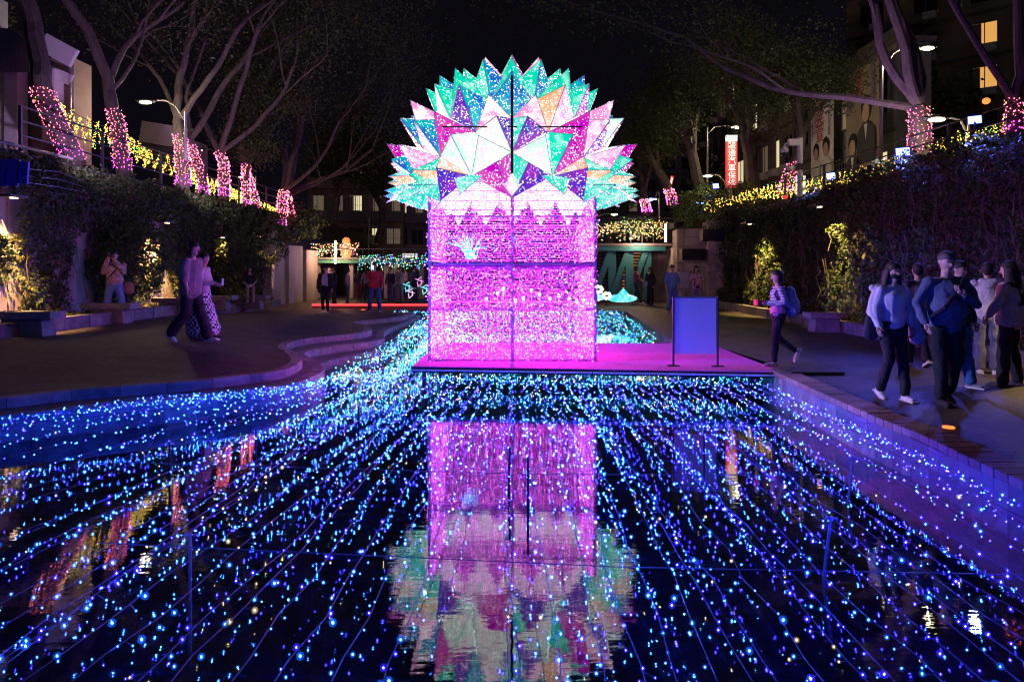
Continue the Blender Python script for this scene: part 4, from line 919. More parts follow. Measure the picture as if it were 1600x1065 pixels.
for k, ch in enumerate('中醫'): text(ch, (.08, -.06, .2-k*.36), .30, M['dark'], t)
# ================================================================== buildings
def building(label, loc, rz, w_, h, d, floors, cols, wall, lit, seed, ww=.6, wh=.55, z0=0.0, balc=0, bars=True, name='building'):
    rr = random.Random(seed); t = thing(name, label, 'building', loc, rz)
    b = MB(); b.box((0, d/2, h/2), (w_, d, h)); b.build('wall', wall, t)
    b = MB(); b.box((0, d/2, h+.12), (w_+.3, d+.3, .24)); b.box((0, .2, h+.5), (w_, .12, .6)); b.build('roof', M['stone_dark'], t)
    fh = (h-z0)/floors; cw = w_/cols; wins = {}
    for f in range(floors):
        zc = z0+fh*(f+.5)
        b = MB(); b.box((0, -.04, z0+fh*f), (w_-.02, .10, .16)); b.build('floor_band', M['stone_dark'], t)
        for c in range(cols):
            xc = -w_/2+cw*(c+.5); W_, H_ = cw*ww, fh*wh
            key = rr.random(); L = next((v for k, v in lit.items() if k == (f, c)), None)
            if L is None: L = 'win_dim' if key < .18 else ('win_pale' if key < lit.get('p', 0)+.18 else 'glass')
            b = MB()
            for sx in (-1, 1): b.box((xc+sx*W_/2, -.03, zc), (.07, .12, H_+.07))
            for sz in (-1, 1): b.box((xc, -.031, zc+sz*H_/2), (W_-.07, .12, .07))
            b.box((xc, -.03, zc), (.05, .08, H_-.07)); fr_ = b.build('window', M['metal_dark'] if rr.random() < .5 else M['wall_grey'], t)
            b = MB(); b.box((xc, -.012, zc), (W_-.07, .02, H_-.07)); b.build('pane', M[L], fr_)
            if L != 'glass' and rr.random() < .7:
                b = MB(); k = rr.uniform(.2, .45); b.box((xc-W_*.5*(1-k)+.03, -.026, zc), (W_*k, .01, H_-.08)); b.build('curtain', M['wall_tile'], fr_)
            if bars and rr.random() < .45:                          # projecting window cage
                b = MB()
                for i in range(7): b.box((xc-W_/2+W_*i/6, -.42, zc-.05), (.025, .025, H_+.2))
                for zz in (-.5, 0, .5): b.box((xc, -.42, zc-.05+zz*H_), (W_, .03, .03))
                for sx in (-1, 1): b.box((xc+sx*W_/2, -.22, zc-H_/2), (.03, .4, .03)); b.box((xc+sx*W_/2, -.22, zc+H_/2), (.03, .4, .03))
                b.build('window_cage', M['metal'], t)
            elif rr.random() < .5:
                b = MB(); b.box((xc, -.35, zc+H_/2+.12), (W_+.2, .7, .05)); b.build('awning', M['wall_grey'], t)
            if rr.random() < .4:
                b = MB(); b.box((xc+W_*.2, -.28, zc-H_/2-.28), (.7, .45, .45)); b.build('air_conditioner', M['white_paint'], t)
        if balc and f > 0:
            b = MB(); b.box((0, -.55, z0+fh*f+.42), (w_*.96, .08, .8)); b.box((0, -.3, z0+fh*f+.04), (w_*.96, .52, .12)); b.build('balcony', M['wall_tile'] if f % 2 else M['wall_grey'], t)
    return t
# right side of the street, facing it
building('tall dark tiled building at the top right with orange lit windows', (30.3, 41, 3.8), R(-42), 19, 21.6, 8, 8, 6, M['wall_tile'], {(4, 2): 'win_warm', (3, 2): 'win_warm', (2, 3): 'win_pale', (3, 4): 'win_warm', (5, 4): 'win_dim', (1, 4): 'win_warm', (5, 2): 'glass', (4, 3): 'glass', (4, 1): 'glass', (3, 1): 'glass', (3, 3): 'glass'}, 3, .42, .5, bars=False)
bb = building('grey building carrying two large portrait banners', (16.5, 34.6, 3.8), R(-90), 10.6, 7.4, 1.5, 2, 4, M['wall_grey'], {'p': .05}, 4)
building('narrow brown apartment building with window cages beyond the banners', (16.5, 43.5, 3.8), R(-90), 7.6, 9.5, 6, 3, 4, M['wall_tile'], {'p': .25, (1, 2): 'win_pale'}, 5, .7, .55)
building('pinkish apartment building right of the red sign', (16.3, 51.5, 3.8), R(-90), 8, 12, 6, 4, 4, M['wall_paint'], {'p': .25}, 6, .7, .55)
building('dim apartment building left of the red sign', (16.6, 60, 3.8), R(-90), 8.5, 10.5, 6, 4, 4, M['wall_grey'], {'p': .15}, 7, .6, .5)
building('far dark apartment block right of the dome', (14, 74, 0), 0, 16, 14, 6, 6, 8, M['wall_grey'], {'p': .06}, 8, .6, .5)
# end of the park
building('far apartment block with lit balcony windows left of the tower', (-12.6, 55, 0), R(4), 7.6, 10.5, 6, 4, 5, M['wall_tile'], {(2, 1): 'win_dim', (2, 2): 'win_pale', (2, 3): 'win_dim', (1, 3): 'win_pale', (3, 2): 'win_pale', (1, 1): 'win_dim'}, 9, .75, .6, balc=1)
building('second far apartment block directly beside the tower', (-7.2, 57, 0), R(-3), 5.6, 10.5, 6, 4, 4, M['wall_grey'], {(2, 0): 'win_pale', (2, 1): 'win_dim', (1, 2): 'win_dim', (2, 2): 'win_dim'}, 10, .75, .6, balc=1)
# left side
hs = thing('house', 'small house with corrugated gable wall and pale columns at the far left', 'house', (0, 0, 0))
Y = 18.5
def wp(px, py, Y_=Y): return Vector(WD(px, py, Y_))
for i, (a, c, t0, t1) in enumerate(((15, 35, 105, 250), (74, 92, 110, 225), (-12, 4, 0, 250))):
    p, q = wp(a, t0), wp(c, t1); b = MB(); b.box(((p.x+q.x)/2, Y, (p.z+q.z)/2), (abs(q.x-p.x), .4, abs(p.z-q.z))); b.build('column', M['white_paint'], hs)
b = MB(); p, q = wp(12, 50), wp(60, 118); n_ = 24
for i in range(n_):
    x = p.x+(q.x-p.x)*i/n_; zt = p.z - ((i/n_)**2.5)*.55; b.box((x+.02, Y-.3+(.02 if i % 2 else 0), (zt+q.z)/2), (abs(q.x-p.x)/n_, .03, zt-q.z))
b.build('corrugated_panel', M['wall_grey'], hs)
p, q = wp(36, 85), wp(104, 250); b = MB(); b.box(((p.x+q.x)/2, Y+.7, (p.z+q.z)/2), (q.x-p.x, .8, p.z-q.z)); b.build('wall', M['wall_tile'], hs)
b = MB(); b.bar(wp(68, 66, Y-.2), wp(116, 92, Y-.2), .12, .5); b.bar(wp(60, 104), wp(112, 126), .06, .3); b.build('roof_edge', M['white_paint'], hs)
b = MB(); b.bar(wp(109, 94), wp(110, 180), .06); b.build('drain_pipe', M['metal'], hs)
lb = thing('low_building', 'low dark building with a bright roof edge behind the left lamp', 'building', (0, 0, 0)); Y2 = 30
p, q = Vector(WD(222, 218, Y2)), Vector(WD(300, 262, Y2)); b = MB(); b.box(((p.x+q.x)/2, Y2+.8, (p.z+q.z)/2), (q.x-p.x, 1.5, p.z-q.z)); b.build('wall', M['wall_grey'], lb)
b = MB(); b.bar(WD(220, 205, Y2-.5), WD(300, 218, Y2-.5), .08, .9); b.build('roof', M['white_paint'], lb)
b = MB(); b.box(((p.x+q.x)/2, Y2-.03, (p.z+q.z)/2-.1), ((q.x-p.x)*.7, .05, (p.z-q.z)*.6)); b.build('shutter', M['metal'], lb)
# portrait banners: generic printed figures on cloth
def banner(y, w_, z0, z1, label, base, ch, seed, figs, cz, csize, band):
    t = thing('banner', label, 'banner', (16.5-.62, y, z0), R(-90)); h = z1-z0; b = MB(); n_ = 8; vs = []; fs = []
    for i in range(n_+1):
        for j in range(2): vs.append((-w_/2+w_*i/n_, .03*math.sin(i*1.1), j*h))
    for i in range(n_): fs.append((2*i, 2*i+2, 2*i+3, 2*i+1))
    b.add(vs, fs); b.build('cloth', base, t)
    for k in (0, 1): b = MB(); b.tube([(-w_/2, .04, k*h), (w_/2, .04, k*h)], .04, 6); b.build('rod', M['metal'], t)
    if ch: text('\n'.join(ch), (-.05*w_, -.06, h*cz), csize, M['ink_red'], t, line=.86)
    for sx, s, n2 in ((-.38, .20, 13), (-.26, .16, 12), (.36, .22, 12)):
        rr = random.Random(seed+int(sx*100)); text('\n'.join(rr.choice('市議員服務處中正區人民建設交通里民安全心用') for _ in range(n2)), (sx*w_, -.06, h*cz), s*w_/2.6, M['ink_blue'], t, line=.85)
    for (fx, fz, s, suit) in figs:                                   # flat print: head, hair, shoulders
        b = MB()
        def disc(cx, cz_, rx, rz_, yy, m_): b.add([(cx+rx*math.cos(a*.3142), yy, cz_+rz_*math.sin(a*.3142)) for a in range(20)], [tuple(range(20))], m_)
        b.add([(fx-.62*s, -.052, fz-1.9*s), (fx+.62*s, -.052, fz-1.9*s), (fx+.6*s, -.052, fz-.75*s), (fx+.2*s, -.052, fz-.42*s), (fx-.2*s, -.052, fz-.42*s), (fx-.6*s, -.052, fz-.75*s)], [(0, 1, 2, 3, 4, 5)], suit)
        disc(fx, fz+.10*s, .33*s, .42*s, -.055, 0); disc(fx, fz-.10*s, .25*s, .34*s, -.058, 1)
        b.add([(fx-.12*s, -.056, fz-.5*s), (fx+.12*s, -.056, fz-.5*s), (fx, -.056, fz-1.1*s)], [(0, 1, 2)], 2)
        b.build('printed_figure', [M['ink_dark'], M['ink_skin'], M['ink_white'], M['ink_grey']], t)
    if band: b = MB(); b.box((0, -.045, .55), (w_, .01, .9)); b.build('printed_band', M['ink_red'], t); text('懇請支持', (0, -.07, .6), .45, M['ink_white'], t)
for nm, c in (('ink_red', (.45, .04, .06)), ('ink_blue', (.10, .12, .35)), ('ink_dark', (.02, .02, .02)), ('ink_skin', (.55, .38, .30)), ('ink_white', (.7, .7, .7)), ('ink_grey', (.06, .06, .07))): M[nm] = mat(nm, c, .8, .1, 3, 0)
banner(35.0, 2.5, 5.1, 11.0, 'tall white portrait banner with red characters and two figures in white', mat('banner_white', (.78, .76, .78), .8, .1, 1, 0), '吳奕萱', 1, [(-.55, 2.4, .95, 2), (.55, 2.5, 1.05, 2)], .70, 1.0, True)
banner(31.0, 2.9, 5.3, 10.6, 'tall dim portrait banner with a large man in a dark suit behind the lamp pole', mat('banner_tan', (.30, .26, .20), .8, .1, 1, 0), '新店', 2, [(.45, 3.3, 1.25, 3), (-.75, 1.9, 1.1, 3)], .86, .7, False)
# ================================================================== slotted wall, concrete wall, viewing decks
sw = thing('slotted_wall', 'pale concrete wall with two tall warm lit slots at the left end of the plaza', 'wall')
pts = [WD(418, 462, 27.5), WD(438, 462, 29), WD(444, 462, 29.2), WD(466, 460, 31), WD(472, 460, 31.2), WD(490, 460, 33)]
for i, zt in ((0, 2.60), (2, 2.5), (4, 2.35)):
    a, c = Vector(pts[i]), Vector(pts[i+1]); b = MB(); a.z = c.z = zt/2; b.bar(a, c, .4, zt); d = (c-a)
    q = MB(); n_ = d.normalized(); s_ = Vector((-n_.y, n_.x, 0))*.2; vs = [a-s_, c-s_, c+s_, a+s_]; q.add([(v.x, v.y, 0) for v in vs]+[(v.x, v.y, zt) for v in vs], [(3, 2, 1, 0), (4, 5, 6, 7), (0, 1, 5, 4), (1, 2, 6, 5), (2, 3, 7, 6), (3, 0, 4, 7)]); q.build('wall_panel', M['concrete'], sw)
for i in (1, 3):
    a = Vector(pts[i]); b = MB()
    for k in range(14): b.box((a.x+.05, a.y+.1, .25+k*.15), (.16, .05, .07))
    b.build('slot_louvre', M['metal_dark'], sw); b = MB(); b.box((a.x-.02, a.y+.2, 1.15), (.07, .03, 2.1)); b.build('light_strip', M['led_warm'], sw)
b = MB(); p = WD(428, 432, 27.2); b.box((p[0], p[1]-.1, p[2]), (.10, .04, .95)); b.build('white_plate', M['white_paint'], sw)
cw_ = thing('concrete_wall', 'weathered concrete block wall with formwork grid beside the teal deck stairs', 'wall')
def blockwall(px0, px1, Y0, Y1, pyt, nx, nz, mt):
    a, c = Vector(WD(px0, 418, Y0)), Vector(WD(px1, 418, Y1)); a.z = c.z = 0; zt = CAMZ-(pyt-418)/F*Y0; d = (c-a)/nx
    for i in range(nx):
        for k in range(nz):
            p, q = a+d*i+d*.012, a+d*(i+1)-d*.012; z0, z1 = zt*k/nz+.008, zt*(k+1)/nz-.008; o = random.uniform(-.012, .012)
            b = MB(); b.add([(p.x, p.y+o, z0), (q.x, q.y+o, z0), (q.x, q.y+o, z1), (p.x, p.y+o, z1), (p.x, p.y+.3, z0), (q.x, q.y+.3, z0), (q.x, q.y+.3, z1), (p.x, p.y+.3, z1)], [(0, 1, 2, 3), (7, 6, 5, 4), (0, 4, 5, 1), (3, 2, 6, 7), (0, 3, 7, 4), (1, 5, 6, 2)]); b.build('block', random.choice(mt), cw_)
    b = MB(); b.add([(a.x, a.y+.05, 0), (c.x, c.y+.05, 0), (c.x, c.y+.05, zt-.02), (a.x, a.y+.05, zt-.02), (a.x, a.y+.8, 0), (c.x, c.y+.8, 0), (c.x, c.y+.8, zt-.02), (a.x, a.y+.8, zt-.02)], [(0, 1, 2, 3), (7, 6, 5, 4), (3, 2, 6, 7), (0, 3, 7, 4), (1, 5, 6, 2)]); b.build('wall_core', M['stone_dark'], cw_)
CM = [M['concrete'], mat('concrete_b', (.24, .22, .20), .85, .45, 1.5, .4, 20), mat('concrete_c', (.38, .35, .30), .85, .4, 1.5, .4, 20)]
blockwall(1058, 1106, 28.5, 27.5, 358, 4, 9, CM); blockwall(1106, 1200, 27.4, 25.5, 345, 7, 10, CM)
blockwall(1015, 1040, 31.5, 31, 395, 2, 1, [CM[2]]); blockwall(1040, 1058, 31, 29, 388, 2, 1, [CM[2]])
b = MB(); p = WD(1071, 438, 27.5); b.box((p[0]-.1, p[1]-.12, p[2]), (.42, .06, .62)); o = b.build('notice_plate', M['white_paint'], cw_)
for px, py, Y_, w_, h_ in ((1078, 398, 27.8, .9, .45), (1110, 368, 27.2, .9, .45)):
    p = WD(px, py, Y_); b = MB(); b.box((p[0], p[1]-.3, p[2]), (w_, .5, h_)); b.build('recess_box', M['dark'], cw_)
# right viewing deck
vd = thing('viewing_deck', 'raised teal viewing deck with slanted supports and stairs right of the tower', 'deck'); Yd = 30.0
def vb(px0, px1, py0, py1, Ya, Yb, m, nm, par=vd):
    a, c = WD(px0, py0, Ya), WD(px1, py1, Ya); b = MB(); b.box(((a[0]+c[0])/2, (Ya+Yb)/2, (a[2]+c[2])/2), (abs(a[0]-c[0]), Yb-Ya, abs(a[2]-c[2]))); return b.build(nm, m, par)
vb(880, 1058, 380, 384, Yd, Yd+4, M['wall_grey'], 'deck_slab'); vb(878, 1040, 385, 392, Yd-.05, Yd, M['teal'], 'fascia')
for px in (948, 975, 1003):
    for pxa, pxb in ((px+6, px-22), (px+8, px+8)):
        a, c = Vector(WD(pxa, 390, Yd+.2)), Vector(WD(pxb, 468, Yd+.2)); b = MB(); b.bar(a, c, .34, .24); b.build('slanted_support' if pxa != pxb else 'support', M['teal'], vd)
for k in range(16):
    t0 = k/16; a = WD(925-0*k, 468-k*5.0, Yd+1.6); c = WD(985+k*2.0, 468-k*5.0, Yd+1.6)
    b = MB(); b.box(((a[0]+c[0])/2, Yd+1.6+k*.12, a[2]), (c[0]-a[0], .30, .05)); st = b.build('stair_tread', M['concrete'], vd)
    if k % 1 == 0: b = MB(); b.box(((a[0]+c[0])/2+.9*(k/16)+.5, Yd+1.45+k*.12, a[2]-.045), ((c[0]-a[0])*.45, .02, .02)); b.build('light_strip', M['led_warm2'] if 'led_warm2' in M else M.setdefault('led_warm2', glow('led_warm2', (1, .35, .12), .45)), st)
a, c = Vector(WD(974, 466, Yd+1.5)), Vector(WD(1016, 392, Yd+1.5)); b = MB(); b.bar(a, c, .12, .3); b.build('stair_stringer', M['led_skin'] if 'led_skin' in M else M.setdefault('led_skin', mat('led_skin', (.6, .35, .25), .7)), vd)
def rail(px0, px1, pyt, pyb, Y_, par, n_=10):
    b = MB(); b.bar(WD(px0, pyt, Y_), WD(px1, pyt, Y_), .06); b.build('handrail', M['metal_dark'], par)
    for i in range(n_+1):
        px = px0+(px1-px0)*i/n_; b = MB(); b.bar(WD(px, pyt, Y_), WD(px, pyb, Y_), .035); b.build('baluster', M['metal_dark'], par)
rail(880, 1056, 341, 379, Yd+.1, vd)
def veil(px0, px1, py0, py1, Y_, label, n_, mats, p, seed):
    rr = random.Random(seed); t = thing('light_curtain', label, 'string lights', WD(px0, py0, Y_)); off = Vector(WD(px0, py0, Y_)); P = []; mi = []; c = MB()
    c.tube([Vector(WD(px0, py0, Y_))-off, Vector(WD(px1, py0, Y_))-off], .01, 4)
    for i in range(n_):
        px = px0+(px1-px0)*(i+rr.random()*.7)/n_; L = py0+(py1-py0)*rr.uniform(.45, 1.0); q0, q1 = Vector(WD(px, py0, Y_))-off, Vector(WD(px, L, Y_))-off; c.bar(q0, q1, .008)
        col = rr.choices(range(len(mats)), p)[0]
        for k in range(int((q0-q1).length/.13)): P.append(tuple(q0.lerp(q1, rr.random())+Vector((rr.gauss(0, .04), rr.gauss(0, .05), 0)))); mi.append(col if rr.random() < .8 else rr.randrange(len(mats)))
    c.build('cable', M['cable_dark'], t); bulbs('bulb', P, Y_*.00048*rng.uniform(.8, 1.3, len(P)), mats, np.array(mi), t)
veil(932, 1040, 346, 378, Yd-.05, 'curtain of warm white icicle lights on the railing of the teal viewing deck', 70, [M['w_pale'], M['w_yel'], M['w_grn']], [.7, .2, .1], 5)
veil(968, 1035, 338, 352, Yd+1.5, 'green and yellow light swag behind the viewing deck figures', 24, [M['w_grn'], M['w_yel']], [.6, .4], 6)
b = MB(); b.tube([WD(1040, 350, Yd), WD(1040, 378, Yd)], .05, 8); tag(b.build('light_tube', M['led_warm']), 'upright warm light tube at the right end of the viewing deck', 'light')
b = MB(); b.tube([WD(1054, 362, Yd), WD(1054, 378, Yd)], .035, 8); tag(b.build('light_tube', M['led_orange']), 'short orange light tube beside the viewing deck wall', 'light')
lamp_ = lamp('deck_glow', 'POINT', WD(1000, 372, Yd-.4), 60, (1, .55, .35), .2, parent=None)
# left viewing deck
ld = thing('viewing_deck', 'long low viewing deck with a green edge and light curtains left of the tower', 'deck'); Yl = 33.0
vb(486, 760, 402, 405, Yl, Yl+3, M['wall_grey'], 'deck_slab', ld); vb(486, 680, 406, 411, Yl-.05, Yl, mat('edge_green', (.05, .25, .18), .6), 'fascia', ld)
for px in (492, 545, 600, 655): vb(px, px+7, 411, 466, Yl+.2, Yl+.5, M['concrete'], 'support', ld)
rail(486, 680, 389, 402, Yl+.1, ld, 12)
veil(487, 560, 380, 403, Yl-.1, 'curtain of orange and white lights on the left viewing deck', 46, [M['w_pale'], M['w_yel'], M['w_pink'], M['b_teal']], [.6, .2, .15, .05], 7)
veil(560, 672, 398, 424, Yl-2.0, 'curtain of blue and green lights hanging left of the tower', 80, [M['b_cyan2'] if 'b_cyan2' in M else M.setdefault('b_cyan2', glow('b_cyan2', (.1, .7, 1), 2.0)), M['w_grn'], M['w_pale'], M.setdefault('b_blue2', glow('b_blue2', (.15, .1, 1), 2.5))], [.35, .25, .2, .2], 8)
b = MB(); p = WD(524, 390, Yl-.2); b.tube([WD(524, 376, Yl-.2), WD(524, 412, Yl-.2)], .045, 8); tag(b.build('light_tube', M['led_warm']), 'upright warm light tube in the middle of the left viewing deck', 'light')
lamp('deck_glow', 'POINT', WD(520, 398, Yl-.8), 60, (1, .5, .3), .2)
b = MB(); p = WD(541, 388, Yl+.5); b.ell((0, 0, -.15), (.28, .25, .45), 10, 8); b.ell((0, 0, .35), (.2, .2, .2), 10, 6); tag(b.build('glowing_figure', glow('figure_orange', (1, .28, .08), .4), loc=p), 'orange glowing rounded lantern figure on the left viewing deck', 'lantern')
# red strip and low stage furniture
rs_ = thing('led_kerb', 'low kerb with a glowing red strip crossing the far plaza', 'kerb')
a, c = W(488, 481, 0), W(672, 481, 0); b = MB(); b.box(((a[0]+c[0])/2, a[1]+.15, .08), (c[0]-a[0], .3, .16)); b.build('kerb_body', M['stone'], rs_)
b = MB(); b.box(((a[0]+c[0])/2, a[1]-.02, .12), (c[0]-a[0], .03, .07)); b.build('light_strip', M['led_red'], rs_)
for i, px in enumerate((628, 645, 662)):
    x, y, _ = W(px, 472, 0); t = thing('folding_table', ['low folding table left of the glowing figurines', 'low folding table holding the glowing figurines', 'low folding table against the tower'][i], 'table', (x, y, 0))
    b = MB(); b.box((0, 0, .62), (.55, .5, .04)); b.build('top', M['metal'], t)
    for sx in (-1, 1):
        for sy in (-1, 1): b = MB(); b.bar((sx*.24, sy*.2, 0), (sx*.24, sy*.2, .6), .03); b.build('leg', M['metal'], t)
for i, (px, py, cc) in enumerate(((636, 448, (.2, .8, 1)), (655, 440, (.9, .3, .9)), (641, 458, (.9, .6, .9)), (663, 452, (.2, 1, .8)))):
    p = WD(px, py, 29.5); b = MB()
    for k in range(6): b.ell((.09*math.cos(k*1.3), 0, .16*math.sin(k*1.3)), (.018, .02, .13), 6, 5, M=Matrix.Rotation(k, 4, 'Y'))
    tag(b.build('glowing_figurine', glow('figurine_%s' % 'abcd'[i], cc, .5), loc=p), ['cyan glowing figurine on the folding table', 'magenta glowing figurine behind the table', 'pink crystal figurine on the table front', 'green glowing figurine nearest the tower'][i], 'figurine')
# glowing fish lanterns before the right deck
for i, (px, py, Y_, s) in enumerate(((972, 466, 27.5, 1.0), (948, 462, 27, .55), (935, 452, 28, .6))):
    p = WD(px, py, Y_); t = thing('fish_lantern', ['long turquoise fish lantern at the feet of the two women', 'small white glowing lantern left of the fish', 'pale glowing flower lantern beside the tower edge'][i], 'lantern', p)
    if i == 0:
        b = MB(); b.ell((0, 0, 0), (.62, .15, .17), 14, 8); b.build('body', film('fish_film', (.05, .75, .8), (.5, 1, .95), .9, 4), t)
        b = MB(); b.add([(-.55, 0, 0), (-1.0, .03, .2), (-1.0, -.03, -.12), (-.55, .04, .02), (-1.0, .06, .22), (-1.0, 0, -.10)], [(0, 1, 2), (5, 4, 3), (0, 3, 4, 1), (1, 4, 5, 2), (2, 5, 3, 0)]); b.build('tail', bpy.data.materials['fish_film'], t)
        b = MB(); b.add([(-.2, 0, .14), (.3, 0, .15), (.05, 0, .42), (-.2, .03, .14), (.3, .03, .15), (.05, .03, .42)], [(0, 1, 2), (5, 4, 3), (0, 3, 4, 1), (1, 4, 5, 2), (2, 5, 3, 0)]); b.build('fin', bpy.data.materials['fish_film'], t)
    else:
        b = MB()
        for k in range(7): b.ell((.16*s*math.cos(k*.9)*1.6, 0, .16*s*math.sin(k*.9)*1.2), (.13*s, .08, .13*s), 8, 6)
        b.build('petals', glow('lantern_white_%s' % 'ab'[i-1], (1, .95, .75), .6), t)
        b = MB(); b.tube([(0, 0, -.1), (0, 0, -p[2])], .02, 5); b.build('stem', M['metal_dark'], t)
# ================================================================== people
PENDING = []
def limb(b, p0, p1, r0, r1, n=12, m=0):
    p0, p1 = Vector(p0), Vector(p1); d = (p1-p0); L = max(d.length, 1e-4); d.normalize()
    u = Vector((1, 0, 0)); u = u - d*u.dot(d)
    u = u.normalized() if u.length > .2 else Vector((0, 1, 0)).cross(d).normalized()
    v = d.cross(u).normalized(); rings = []
    for a in (-80, -50, -20): rings.append((p0 + d*(math.sin(R(a))*min(r0)), [x*math.cos(R(a)) for x in r0]))
    for t in (0, .25, .5, .75, 1): rings.append((p0.lerp(p1, t), [x+(y-x)*t for x, y in zip(r0, r1)]))
    for a in (20, 50, 80): rings.append((p1 + d*(math.sin(R(a))*min(r1)), [x*math.cos(R(a)) for x in r1]))
    vs = []; fs = []
    for c, r in rings:
        for k in range(n): a = 2*math.pi*k/n; vs.append(c + u*math.cos(a)*r[0] + v*math.sin(a)*r[1])
    for i in range(len(rings)-1):
        for k in range(n): fs.append((i*n+k, i*n+(k+1) % n, (i+1)*n+(k+1) % n, (i+1)*n+k))
    fs.append(tuple(range(n-1, -1, -1))); e = (len(rings)-1)*n; fs.append(tuple(e+k for k in range(n))); b.add(vs, fs, m)
def r2(r): return r if isinstance(r, tuple) else (r, r)
def grow(segs, name, m, parent, vox, sm=3, wr=0.0, seed=0):
    b = MB()
    for s in segs:
        if s[0] == 'e': b.ell(s[1], s[2], 14, 10)
        else: limb(b, s[0], s[1], r2(s[2]), r2(s[3]))
    o = b.build(name, m, parent, True)
    md = o.modifiers.new('r', 'REMESH'); md.mode = 'VOXEL'; md.voxel_size = vox; md.use_smooth_shade = True
    s_ = o.modifiers.new('s', 'SMOOTH'); s_.iterations = sm; s_.factor = .5
    PENDING.append((o, wr, seed)); return o
def cloth(name, c, pat=None):
    if name in bpy.data.materials: return bpy.data.materials[name]
    if pat == 'check': m = checker(name, c, (.75, .75, .8), 20)
    elif pat == 'stripe': m = striped(name, c, (.75, .75, .8), 9)
    elif pat == 'plaid': m = checker(name, c, tuple(x*.6 for x in c), 14)
    elif pat == 'print': m = mat(name, c, .8, .2, 14, .3, 60, col2=(.06, .08, .2))
    else: m = mat(name, c, .85, .18, 9, .6, 22, dist=.02)
    return m
SK = mat('skin', (.52, .33, .25), .5, .06, 20, .1, 80, dist=.002); HAIR = mat('hair_black', (.018, .014, .013), .65, .3, 30, .5, 90, stretch=(1, 1, .12)); HAIRB = mat('hair_grey', (.06, .055, .06), .6, .3, 30, .5, 90, stretch=(1, 1, .12))
EYE = mat('eye_dark', (.015, .012, .012), .25, 0, 5, 0); LIP = mat('lips', (.38, .14, .13), .45, .05, 5, 0); BROW = mat('brow', (.03, .02, .02), .8, 0, 5, 0)
